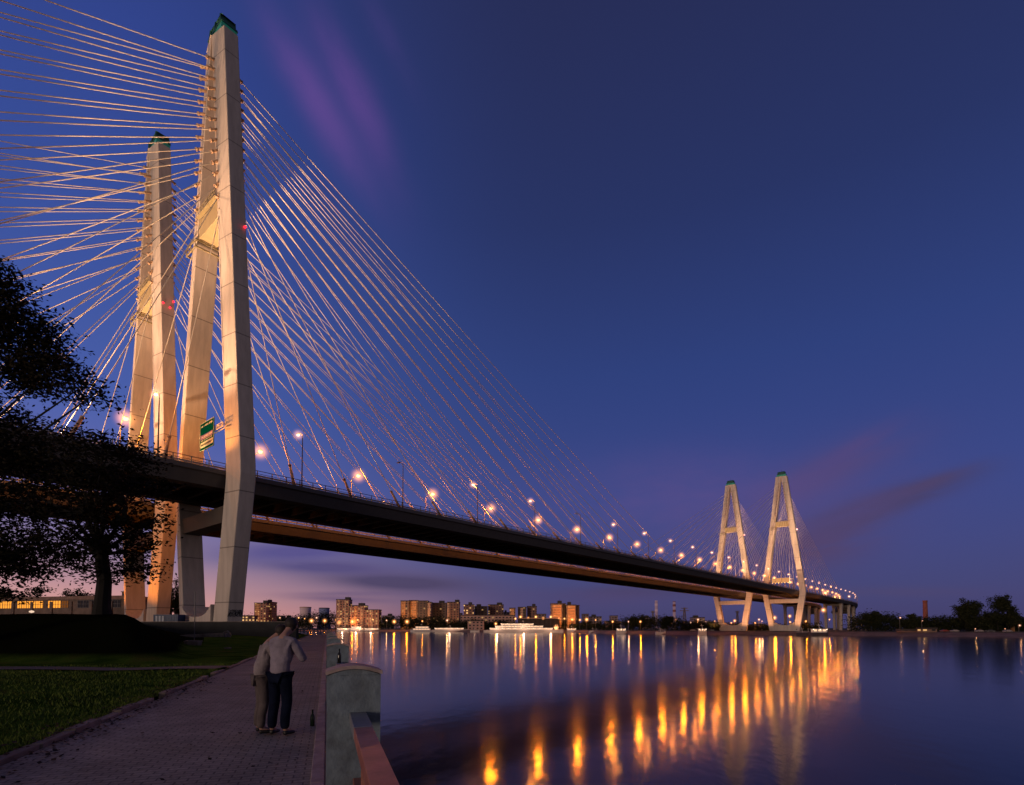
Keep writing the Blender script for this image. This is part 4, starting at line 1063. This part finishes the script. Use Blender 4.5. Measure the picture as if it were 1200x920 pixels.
# ------------------------------------------------------------------ town lamps
def town_lamp(px, py, Z, P, big, white, label, group, ground_z=2.6):
    p = sight(px, py, Z); t = thing('lamp_post', label, 'lamp post', (p.x, Z, ground_z), group=group); h = p.z-ground_z
    m = MB(); m.tube([(0,.6,0), (0,.6,h+.4), (0,0,h+.6)], [.14, .1, .06], 5); m.build('pole', M['pole'], t)
    r_ = .42*big*Z/450; m = MB(); m.ball((0,0,h), r_, 2); m.build('bulb', M['bulbw' if white else 'bulb'], t)
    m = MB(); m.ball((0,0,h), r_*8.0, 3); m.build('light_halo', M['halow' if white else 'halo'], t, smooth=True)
    plight('lamp_light', (0, -r_-.3, h), P*.22, WARM if white else SOD, r_, t)
L1 = [(286.5,723,0,.6),(307,723.5,1,.5),(328,724,1,.5),(343,729.5,1,.4),(350,724,0,.5),(357,725,0,.4),(365,727.5,0,1.25),(371,724,1,.6),(380.5,727.5,0,1.15),(394.5,726.5,0,.9),(397.5,729.5,0,1.3),(413,728.5,0,1.2),(419,726.5,0,.6),(437,726,0,.5),
      (453,727,1,.5),(462,728.5,0,1.15),(477,728.5,0,1.25),(495,728,0,.55),(524,727,1,.8)]
for i, (x, y, w, b_) in enumerate(L1):
    town_lamp(x, y, shore(x)+22, 12000*b_*b_+1500, b_, w, f"{'white' if w else 'orange'} lamp on the embankment across the river, {ORD[i]} along from the tall pylon", 'lamps along the far embankment')
L2 = [(581,731,0,.9),(604,725,0,.7),(610,723,0,.9),(619,724.5,0,.8),(628,723,0,.9),(636.5,724.5,0,.8),(645.5,723,0,.9),(655,724.5,0,.6),(661.5,725,0,.6),(670.5,726,0,.9),(679.5,726.5,0,.7),(687.5,726,0,1.1),(698,726.5,0,.5),(718,728.5,0,.7),(736.5,728.5,1,.5),(750.5,728.5,0,.7)]
for i, (x, y, w, b_) in enumerate(L2):
    town_lamp(x, y, shore(x)+(14 if 600 < x < 660 else 24), 16000*b_*b_+1000, b_, w, f"{'white' if w else 'orange'} lamp on the quay by the cruise ship, {ORD[i]} from the boathouse", 'lamps along the cruise ship quay')
L3 = [(787,730,0,.7),(792.5,727,0,1.1),(802,729.5,0,.5),(809.5,729.5,1,.7),(818,726,1,.8),(818,729.5,0,.8),(827.5,729,1,.7),(837.5,728.5,0,.8),(857,730,0,.6),(861,727.5,0,1.0),(885,730,0,.6),(889.5,726,1,.8),(893,728,1,.5),(907.5,724,0,1.5),(925.5,722,0,1.1),(926,729,0,.7),(944.5,728,0,.7),(972,726,0,.5),(1010,728,1,1.0)]
for i, (x, y, w, b_) in enumerate(L3):
    town_lamp(x, y, shore(x)+55, 9000*b_*b_+800, b_*.85, w, f"{'white' if w else 'orange'} lamp low behind the remote pylons, {ORD[i]} from the chimneys", 'lamps on the land behind the remote pylons')
L4 = [(1055,724,1,.5),(1081,727.5,1,.3),(1143,737,1,.35),(1178,737,1,.3),(1195,733,1,.6)]
for i, (x, y, w, b_) in enumerate(L4):
    town_lamp(x, y, shore(x)+26, 300, b_, w, f"dim white lamp among the dark wood, {ORD[i]} past the end of the bridges", 'lamps in the dark wood')
# tall high-mast lights where the bridges reach land
for i, (x, y, w, b_, P) in enumerate([(967,695,0,2.3,90000),(978.5,700,0,2.0,70000),(983,704,0,1.9,70000),(965,715,0,1.7,50000),(995,699,1,1.0,9000)]):
    town_lamp(x, y, 640 if i < 3 or i == 4 else 430, P*.22, b_*.8, w, ['brightest high-mast light above the land end of the bridges', 'bright high-mast light just past the brightest one', 'bright high-mast light lowest over the road deck', 'bright orange light hanging just under the nearer deck', 'lone white light where the road deck bends away'][i], 'high-mast lights')

# ------------------------------------------------------------------ cars
def car_proto(col, name):
    t = thing('parked_car', 'x', 'car'); m = MB()
    prof = [(-2.1,.35),(-2.15,.75),(-1.95,.95),(-1.3,1.0),(-.8,1.42),(.7,1.45),(1.35,1.02),(2.05,.9),(2.15,.6),(2.1,.35)]
    n = len(prof); vs = [(x, -.82+(.14 if z > 1.1 else 0), z) for x, z in prof] + [(x, .82-(.14 if z > 1.1 else 0), z) for x, z in prof]
    m.add(vs, [tuple(range(n))[::-1], tuple(range(n, 2*n))] + [(k, (k+1)%n, (k+1)%n+n, k+n) for k in range(n)]); m.build('body', mat(name, col, .3, .05, 1), t, bevel=.05)
    m = MB()
    for s_ in (-1, 1): m.add([(-1.15, s_*.80, 1.02), (1.2, s_*.80, 1.03), (.65, s_*.71, 1.39), (-.75, s_*.71, 1.37)], [(0,1,2,3) if s_ < 0 else (3,2,1,0)])
    m.add([(-1.32,-.7,1.03), (-.84,-.62,1.4), (-.84,.62,1.4), (-1.32,.7,1.03)], [(0,1,2,3)]); m.add([(1.37,-.7,1.05), (.75,-.62,1.43), (.75,.62,1.43), (1.37,.7,1.05)], [(0,1,2,3)])
    m.build('window', M['darkglass'], t)
    for x in (-1.3, 1.35):
        for y in (-.78, .78):
            m = MB(); m.tube([(x, y-.1, .32), (x, y+.1, .32)], .32, 14); m.build('wheel', M['rail'], t)
    for y in (-.55, .55):
        m = MB(); m.box((-2.13, y, .7), .08, .3, .15); m.build('headlight', M['hull'], t)
    return t
cp = [car_proto((.35,.30,.30), 'silver_car_paint'), car_proto((.05,.05,.06), 'black_car_paint'), car_proto((.25,.05,.04), 'red_car_paint')]
cars = [(0, 812, 'silver car parked on the bank in front of the remote pylons'), (1, 833, 'black car parked beside the second remote pylon foot'), (0, 1118, 'silver car parked on the shore before the tall trees'), (2, 1106, 'red car parked on the shore near the chimney'),
        (0, 1147, 'silver car beneath the dark clump of tall trees'), (1, 1160, 'black car beneath the dark clump of tall trees'), (0, 1180, 'silver car parked at the foot of the ochre mast'), (2, 1087, 'dark red car parked below the chimney'), (0, 775, 'silver car under the chimneys on the sandy bank')]
used = set()
for i, (k, px, lb) in enumerate(cars):
    o = cp[k] if k not in used else copy_tree(cp[k]); used.add(k); Z = shore(px)+19; o.location = ((px-600)/F*Z, Z, 2.45); o.rotation_euler = (0, 0, random.uniform(-.5, .5)); tag(o, lb, 'car', 'cars parked along the far bank')
# car with lights on behind the mound
o = copy_tree(cp[1]); p = sight(30, 722, 90); o.location = (p.x, 90, zb+.0); o.rotation_euler = (0,0,PI*.15); tag(o, 'dark car parked in front of the amber-windowed building', 'car', 'cars by the industrial building')
p = sight(37, 716.8, 89.5); m = MB(); m.ball((p.x, p.y, p.z), .22, 1, (2.2, 1, 1)); o2 = m.build('wall_light', glow('dim_white_lens', (1, .7, .5), 1.0)); tag(o2, 'small white light glowing under the amber windows', 'light')
# huts and a wall on the right-hand shore
for (x0, x1, y, lb, st) in ((1080, 1098, 737.5, 'long ochre shed on the shore under the chimney', 'orange'), (1056, 1076, 739, 'low dark red shed on the shore beside the ochre one', 'brick')):
    block(x0, x1, y, shore(x0)+14, lb, st, depth=4, base=2.2)

# ------------------------------------------------------------------ bottles, litter, leaves, grass
def bottle(p, label, col, h=.27):
    m = MB(); m.lathe((0,0,0), [(.034,0),(.037,.01),(.037,h*.55),(.030,h*.66),(.015,h*.76),(.0135,h*.97),(.016,h*.975),(.016,h)], 14)
    o = m.build('bottle', mat('bottle_glass', col, .1, .05, 1), smooth=True); o.location = p; tag(o, label, 'bottle')
bottle(pp(9.6, -.20, GZ+.0), 'dark green glass bottle left standing on the paving near the kerb', (.012, .03, .012))
bottle(pp(11.9, .255, EYE-.727), 'black bottle standing on the handrail against the second post', (.01, .01, .01), .3)
q = random.Random(4); m = MB()
for k in range(1700):
    s = 2.5 + 17*q.random()**1.2; l = -3.55 + q.gauss(.0, .16 + .12*abs(math.sin(s*1.7)))
    if q.random() < .10: l = q.uniform(-3.3, -.3)
    z = (GZ+.012 if l > -3.56 else GZ+.09); a = q.uniform(0, 6.28); r_ = q.uniform(.015, .045)
    p = pp(s, l, z + q.uniform(0, .02)); e1 = Vector((math.cos(a), math.sin(a), q.uniform(-.3,.4)))*r_; e2 = Vector((-math.sin(a), math.cos(a), q.uniform(-.3,.4)))*r_*.7
    m.add([p-e1, p-e2, p+e1, p+e2], [(0,1,2,3)])
tag(m.build('fallen_leaves', leafmat('dead_leaves', (.02, .012, .008), (.07, .04, .022))), 'dead leaves blown along the kerb between lawn and paving', 'leaves', kind='stuff')
m = MB()
for k in range(70000):
    s = 1.5 + 26*q.random()**1.6; l = -3.72 - (abs(q.gauss(0, .25)) if q.random() < .15 else 15*q.random()**1.1)
    p = pp(s, l, 0); 
    if 20.25 < p.y < 21.75: continue
    z = ground(p.x, p.y); h = q.uniform(.03, .085)*(1.2 if noise.noise(Vector((p.x, p.y, 0))) > 0 else .8); w = .004 + .0009*s; a = q.uniform(0, 6.28)
    dx, dy = math.cos(a)*w, math.sin(a)*w; bx_, by_ = q.gauss(0, h*.4), q.gauss(0, h*.4)
    m.add([(p.x-dx, p.y-dy, z-.01), (p.x+dx, p.y+dy, z-.01), (p.x+bx_, p.y+by_, z+h)], [(0,1,2)])
tag(m.build('grass', leafmat('grass_blades', (.025, .06, .008), (.14, .19, .035))), 'short rough grass beside the paved path', 'grass', kind='stuff')

# ------------------------------------------------------------------ people
def skin(name, nodes, edges, root, material, parent, sub=2):
    names = list(nodes); idx = {n_: i for i, n_ in enumerate(names)}
    me = bpy.data.meshes.new(name); me.from_pydata([nodes[n_][0] for n_ in names], [(idx[a], idx[b_]) for a, b_ in edges], []); me.update()
    o = bpy.data.objects.new(name, me); COL.objects.link(o)
    mo = o.modifiers.new('skin', 'SKIN'); mo.use_smooth_shade = True
    o.modifiers.new('sub', 'SUBSURF').levels = sub
    for i, n_ in enumerate(names):
        r_ = nodes[n_][1]; v = me.skin_vertices[0].data[i]; v.radius = r_ if isinstance(r_, tuple) else (r_, r_); v.use_root = (n_ == root)
    dg = bpy.context.evaluated_depsgraph_get(); dg.update(); nm = bpy.data.meshes.new_from_object(o.evaluated_get(dg))
    bpy.data.objects.remove(o); nm.materials.clear(); nm.materials.append(material); nm.polygons.foreach_set('use_smooth', [True]*len(nm.polygons))
    c_ = bpy.data.objects.new(name, nm); COL.objects.link(c_); c_.parent = parent; return c_
M['skinm'] = mat('skin', (.36, .20, .15), .6, .1, 8)
def person(label, p, rz, top, trousers, hairc, H=1.74, bow=.25, lean=.0, armspread=1.0, jean=None):
    t = thing('person', label, 'person', p, rz); k = H/1.74
    V = lambda x, y, z: (x*k, y*k, z*k)
    nd = {'pel': (V(0,0,.95), (.13*k,.095*k)), 'waist': (V(0,.0,1.1), (.125*k,.09*k)), 'chest': (V(0,.01+lean,1.3), (.15*k,.10*k)), 'sho': (V(0,.0+lean,1.44), (.11*k,.08*k)),
          'neck': (V(0,.03+lean,1.53), .052*k), 'jaw': (V(0,.055+lean+bow*.2,1.60), (.06*k,.075*k)), 'head': (V(0,.05+lean+bow*.35,1.67), (.076*k,.092*k)), 'crown': (V(0,.035+lean+bow*.4,1.735), (.055*k,.06*k)),
          'nose': (V(0,.155+lean+bow*.32,1.635), .014*k)}
    ed = [('pel','waist'),('waist','chest'),('chest','sho'),('sho','neck'),('neck','jaw'),('jaw','head'),('head','crown'),('head','nose')]
    arms = {}
    for s_, n_ in ((-1, 'L'), (1, 'R')):
        x = s_*.1
        nd.update({'hip'+n_: (V(x,0,.88), .085*k), 'knee'+n_: (V(x*1.15,.03,.48), .055*k), 'calf'+n_: (V(x*1.15,-.01,.33), .052*k), 'ank'+n_: (V(x*1.2,-.02,.09), .036*k), 'ball'+n_: (V(x*1.4,.13,.035), (.04*k,.025*k))})
        ed += [('pel','hip'+n_),('hip'+n_,'knee'+n_),('knee'+n_,'calf'+n_),('calf'+n_,'ank'+n_),('ank'+n_,'ball'+n_)]
        sh = (s_*.175, .0+lean, 1.42); el = (s_*.25*armspread, .10+lean, 1.14); wr = (s_*.10, .30+lean, 1.22)
        nd.update({'shl'+n_: (V(*sh), .052*k), 'elb'+n_: (V(*el), .04*k), 'wri'+n_: (V(*wr), .026*k), 'palm'+n_: (V(wr[0]-s_*.05, wr[1]+.04, wr[2]+.02), (.036*k,.018*k))})
        ed += [('sho','shl'+n_),('shl'+n_,'elb'+n_),('elb'+n_,'wri'+n_),('wri'+n_,'palm'+n_)]
        pa = (wr[0]-s_*.05, wr[1]+.04, wr[2]+.02)
        for f in range(4):
            b0 = (pa[0]-s_*.03, pa[1]+.015, pa[2]+.03-.02*f); L = (.07, .08, .075, .058)[f]
            nd['f%d%s' % (f, n_)] = (V(b0[0]-s_*L*.45, b0[1]+.008, b0[2]), .0095*k); nd['g%d%s' % (f, n_)] = (V(b0[0]-s_*L*.85, b0[1]-.012, b0[2]-.004), .0085*k)
            ed += [('palm'+n_, 'f%d%s' % (f, n_)), ('f%d%s' % (f, n_), 'g%d%s' % (f, n_))]
        nd['t0'+n_] = (V(pa[0]+s_*.0, pa[1]-.01, pa[2]+.05), .011*k); nd['t1'+n_] = (V(pa[0]-s_*.03, pa[1]-.015, pa[2]+.075), .0095*k)
        ed += [('palm'+n_, 't0'+n_), ('t0'+n_, 't1'+n_)]
    body = skin('body', nd, ed, 'pel', M['skinm'], t)
    g = lambda n_, a: (nd[n_][0], tuple(x+a*k for x in (nd[n_][1] if isinstance(nd[n_][1], tuple) else (nd[n_][1],)*2)))
    sn = {'hem': (V(0,0,.90), (.165*k,.125*k)), 'hem2': (V(0,0,1.0), (.17*k,.13*k)), 'waist': g('waist', .045), 'chest': g('chest', .035), 'sho': g('sho', .02), 'col': (V(0,.02+lean,1.50), .066*k)}
    se = [('hem','hem2'),('hem2','waist'),('waist','chest'),('chest','sho'),('sho','col')]
    for n_ in 'LR':
        sn.update({'shl'+n_: g('shl'+n_, .024), 'elb'+n_: g('elb'+n_, .024), 'wri'+n_: g('wri'+n_, .016)}); se += [('sho','shl'+n_),('shl'+n_,'elb'+n_),('elb'+n_,'wri'+n_)]
    skin('jacket', sn, se, 'chest', top, t)
    tn = {'pel': (V(0,0,.93), (.14*k,.105*k))}; te = []
    for n_ in 'LR': 
        tn.update({'hip'+n_: g('hip'+n_, .018), 'knee'+n_: g('knee'+n_, .026), 'calf'+n_: g('calf'+n_, .026), 'ank'+n_: g('ank'+n_, .034)}); te += [('pel','hip'+n_),('hip'+n_,'knee'+n_),('knee'+n_,'calf'+n_),('calf'+n_,'ank'+n_)]
    skin('trousers', tn, te, 'pel', trousers, t)
    for s_ in (-1, 1):
        x = s_*.12; skin('shoe', {'a': (V(x,-.05,.05), (.043*k,.045*k)), 'b': (V(x*1.1,.06,.045), (.047*k,.035*k)), 'c': (V(x*1.25,.17,.035), (.042*k,.025*k))}, [('a','b'),('b','c')], 'b', M['shoe'], t)
    hp = nd['head'][0]; m = MB()
    m.ball((hp[0], hp[1]-.022*k, hp[2]+.03*k), .105*k, 3, (.9, 1.0, .98)); m.ball((hp[0], hp[1]-.055*k, hp[2]-.03*k), .08*k, 3, (.95, .6, 1.0)); h_ = m.build('hair', hairc, t, smooth=True)
    m = MB()
    for s_ in (-1, 1): m.ball((hp[0]+s_*.03*k, hp[1]+.088*k, hp[2]-.005*k), .012*k, 1)
    m.build('eyes', M['shoe'], t)
    m = MB()
    for s_ in (-1, 1): m.ball((hp[0]+s_*.083*k, hp[1]+.005*k, hp[2]-.015*k), .03*k, 2, (.35, .7, 1.1))
    m.build('ears', M['skinm'], t); return t
M['shoe'] = mat('black_leather', (.008,.008,.009), .5, .1, 5)
top1 = mat('lilac_grey_fleece', (.25, .22, .27), .95, .3, 5, 1.0, spec=.05); top2 = mat('pale_grey_fleece', (.26, .225, .24), .95, .3, 5, 1.0, spec=.05)
jeans = mat('dark_blue_denim', (.007, .010, .024), .9, .4, 6, .6, spec=.03); grey = mat('grey_cotton_trousers', (.115, .095, .095), .9, .25, 6, .7, spec=.05)
hair = mat('dark_hair', (.018, .011, .009), .7, .3, 20)
f1 = sight(327, 861, 8.25); f2 = sight(305, 858, 8.4)
person('person in lilac-grey fleece and dark jeans embracing another, head bowed', (f1.x, f1.y, GZ+.005), -.30, top1, jeans, hair, 1.70, .42, .06, 1.2)
person('person in pale grey top and grey trousers leaning close behind the one in jeans', (f2.x, f2.y, GZ+.005), -.95, top2, grey, hair, 1.60, .5, .10, 1.05)

# ------------------------------------------------------------------ sky
wd = bpy.data.worlds.new('World'); S.world = wd; wd.use_nodes = True; T = NT(wd.node_tree)
out = T.n('ShaderNodeOutputWorld'); bg = T.n('ShaderNodeBackground'); T.t.links.new(bg.outputs[0], out.inputs[0])
tc = T.n('ShaderNodeTexCoord'); D = tc.outputs['Generated']; sp = T.n('ShaderNodeSeparateXYZ'); T.set(sp, 0, D); dx, dy, dz = sp.outputs
hor = T.math('SQRT', T.math('ADD', T.math('MULTIPLY', dx, dx), T.math('MULTIPLY', dy, dy)))
zz = T.math('MAXIMUM', dz, 0.0)
right = T.ramp(zz, [(0, lin(63,62,104)), (.05, lin(61,65,116)), (.13, lin(59,67,127)), (.22, lin(54,68,134)), (.42, lin(43,61,122)), (.60, lin(37,49,99)), (.78, lin(36,42,84)), (1, lin(32,34,66))])
left = T.ramp(zz, [(0, lin(232,158,146)), (.045, lin(196,145,148)), (.11, lin(134,116,152)), (.20, lin(96,100,168)), (.32, lin(68,90,165)), (.5, lin(54,78,154)), (.68, lin(46,65,138)), (.85, lin(42,52,104)), (1, lin(32,36,70))])
# azimuth factor: 1 towards the afterglow on the left, 0 on the right
az = T.math('ARCTAN2', dx, dy)
fac = T.n('ShaderNodeMapRange', interpolation_type='SMOOTHSTEP'); T.set(fac, 'Value', az); fac.inputs['From Min'].default_value = .12; fac.inputs['From Max'].default_value = -.66
facp = T.math('POWER', fac.outputs[0], 1.25)
fb = T.n('ShaderNodeMapRange', interpolation_type='SMOOTHSTEP'); T.set(fb, 'Value', dy); fb.inputs['From Min'].default_value = -.35; fb.inputs['From Max'].default_value = .35
facp = T.math('MULTIPLY', facp, fb.outputs[0])
sky = T.mix(facp, right, left)
px_ = T.math('DIVIDE', dx, T.math('MAXIMUM', dy, .02)); pz_ = T.math('DIVIDE', dz, T.math('MAXIMUM', dy, .02))
cb = T.n('ShaderNodeCombineXYZ'); T.set(cb, 0, px_); T.set(cb, 1, pz_)
wn = T.n('ShaderNodeTexNoise', i_Scale=2.2, i_Detail=5.0, i_Roughness=.55); T.set(wn, 0, cb)
wv = T.math('SUBTRACT', wn.outputs[0], .5)
def cloud(px, py, rx, ry, rot, col, amt, warp=.1, sx=3, sy=14, lo=.42, hi=.66):
    global sky
    P = sight(px, py, 1.0); cx, cz = P.x, P.z-EYE; a = math.radians(rot)
    ux = T.math('ADD', T.math('SUBTRACT', px_, cx), T.math('MULTIPLY', wv, warp)); uz = T.math('ADD', T.math('SUBTRACT', pz_, cz), T.math('MULTIPLY', wv, warp*.5))
    p = T.math('ADD', T.math('MULTIPLY', ux, math.cos(a)), T.math('MULTIPLY', uz, math.sin(a))); r_ = T.math('SUBTRACT', T.math('MULTIPLY', uz, math.cos(a)), T.math('MULTIPLY', ux, math.sin(a)))
    e = T.math('ADD', T.math('POWER', T.math('ABSOLUTE', T.math('DIVIDE', p, rx/F)), 2.0), T.math('POWER', T.math('ABSOLUTE', T.math('DIVIDE', r_, ry/F)), 2.0))
    g = T.math('EXPONENT', T.math('MULTIPLY', e, -1.0))
    c2 = T.n('ShaderNodeCombineXYZ'); T.set(c2, 0, T.math('MULTIPLY', p, sx)); T.set(c2, 1, T.math('MULTIPLY', r_, sy)); T.set(c2, 2, px*.37)
    n_ = T.n('ShaderNodeTexNoise', i_Scale=1.0, i_Detail=7.0, i_Roughness=.6); T.set(n_, 0, c2)
    k = T.math('MULTIPLY', g, T.math('MULTIPLY', T.ramp(n_.outputs[0], [(lo, (0,0,0,1)), (hi, (1,1,1,1))]), amt), clamp=True)
    k = T.math('MULTIPLY', k, T.math('GREATER_THAN', dy, .05))
    sky = T.mix(k, sky, lin(*col))
cloud(372, 120, 115, 20, -62, (104, 72, 146), .6, .05, 2, 7, .25, .6)
cloud(412, 105, 110, 20, -66, (104, 70, 146), .5, .05, 2, 7, .3, .65)
cloud(455, 50, 60, 14, -66, (90, 66, 140), .25, .05, 2, 7, .3, .65)
cloud(1040, 588, 95, 13, 17, (60, 57, 100), 1.2, .09, 5, 34, .25, .5)
cloud(1075, 572, 60, 7, 20, (70, 60, 100), 1.1, .06, 5, 40, .25, .5)
cloud(1000, 610, 75, 14, 22, (62, 57, 98), 1.1, .1, 5, 34, .25, .5)
cloud(960, 558, 90, 22, 24, (74, 66, 120), 1.1, .12, 4, 22, .25, .5)
cloud(985, 535, 60, 10, 32, (76, 66, 122), .8, .1, 4, 26, .3, .55)
cloud(955, 640, 70, 30, 14, (74, 60, 102), 1.0, .12, 4, 20, .25, .5)
cloud(1000, 585, 110, 60, 12, (80, 66, 116), .55, .12, 3, 10, .2, .6)
cloud(800, 590, 150, 55, 5, (92, 74, 132), .6, .1, 3, 8, .25, .6)
cloud(470, 682, 85, 10, -3, (68, 60, 100), 1.3, .03, 5, 22, .05, .35)
cloud(385, 664, 75, 8, -3, (78, 70, 122), 1.2, .04, 5, 26, .1, .45)
cloud(350, 645, 90, 12, 2, (80, 74, 136), 1.1, .05, 4, 22, .1, .45)
cloud(400, 702, 55, 3.5, -2, (96, 78, 118), .8, .01, 4, 30, .25, .5)
cloud(420, 696, 70, 3, 0, (92, 76, 118), .7, .01, 4, 30, .3, .5)
cloud(740, 694, 70, 7, 0, (62, 58, 100), .8, .02, 4, 18, .25, .5)
cloud(690, 700, 130, 12, 0, (72, 62, 108), .6, .03, 4, 14, .3, .6)
cloud(1030, 694, 120, 7, 0, (74, 66, 106), .5, .02, 4, 18, .3, .6)
cloud(90, 560, 120, 10, 4, (120, 100, 160), .5, .05, 4, 14, .3, .6)
ns = T.n('ShaderNodeTexSky', sky_type='NISHITA', sun_disc=False, sun_elevation=math.radians(-1.5) if False else math.radians(0.5), sun_rotation=math.radians(-62), air_density=1.0, dust_density=.6)
nb = T.n('ShaderNodeMix', data_type='RGBA', blend_type='ADD'); nb.inputs[0].default_value = .012; T.set(nb, 6, sky); T.set(nb, 7, ns.outputs[0])
backsky = T.ramp(zz, [(0, (.17, .125, .13, 1)), (.3, (.095, .085, .115, 1)), (1, (.03, .03, .06, 1))])        # warm fill glow added behind the viewer
fullsky = T.mix(fb.outputs[0], backsky, nb.outputs[2])
gm = T.n('ShaderNodeMapRange'); T.set(gm, 'Value', dz); gm.inputs['From Min'].default_value = -.06; gm.inputs['From Max'].default_value = -.005; gm.inputs['To Min'].default_value = .12
fin = T.n('ShaderNodeVectorMath', operation='SCALE'); T.set(fin, 0, fullsky); T.set(fin, 'Scale', gm.outputs[0])
T.set(bg, 'Color', fin.outputs[0]); bg.inputs['Strength'].default_value = 1.0

# low warm lamp added to brighten pylons and cables, built as a sun
sd = bpy.data.lights.new('fill_sun', 'SUN'); sd.energy = 1.0; sd.angle = math.radians(14); sd.color = (1.0, .72, .55)
so = bpy.data.objects.new('fill_sun', sd); COL.objects.link(so)
dirS = (-U*.99 - N*.12 + Vector((0, 0, .06))).normalized()      # along the bridges, low over the horizon
so.rotation_euler = dirS.to_track_quat('Z', 'Y').to_euler()

# ------------------------------------------------------------------ camera
cd = bpy.data.cameras.new('camera'); cam = bpy.data.objects.new('camera', cd); COL.objects.link(cam); S.camera = cam
cd.sensor_width = 36; cd.lens = F/1200*36; cd.shift_y = (CYP-460)/1200; cd.clip_end = 20000; cd.clip_start = .05
cam.location = (0, 0, EYE); cam.rotation_euler = (PI/2 + PITCH, 0, 0)
S.view_settings.view_transform = 'Standard'; S.view_settings.look = 'None'; S.view_settings.exposure = 0
cy = S.cycles; cy.use_denoising = True; cy.use_light_tree = True; cy.max_bounces = 5; cy.diffuse_bounces = 2; cy.glossy_bounces = 3; cy.transparent_max_bounces = 48
cy.sample_clamp_indirect = 3.0; cy.caustics_reflective = False; cy.caustics_refractive = False
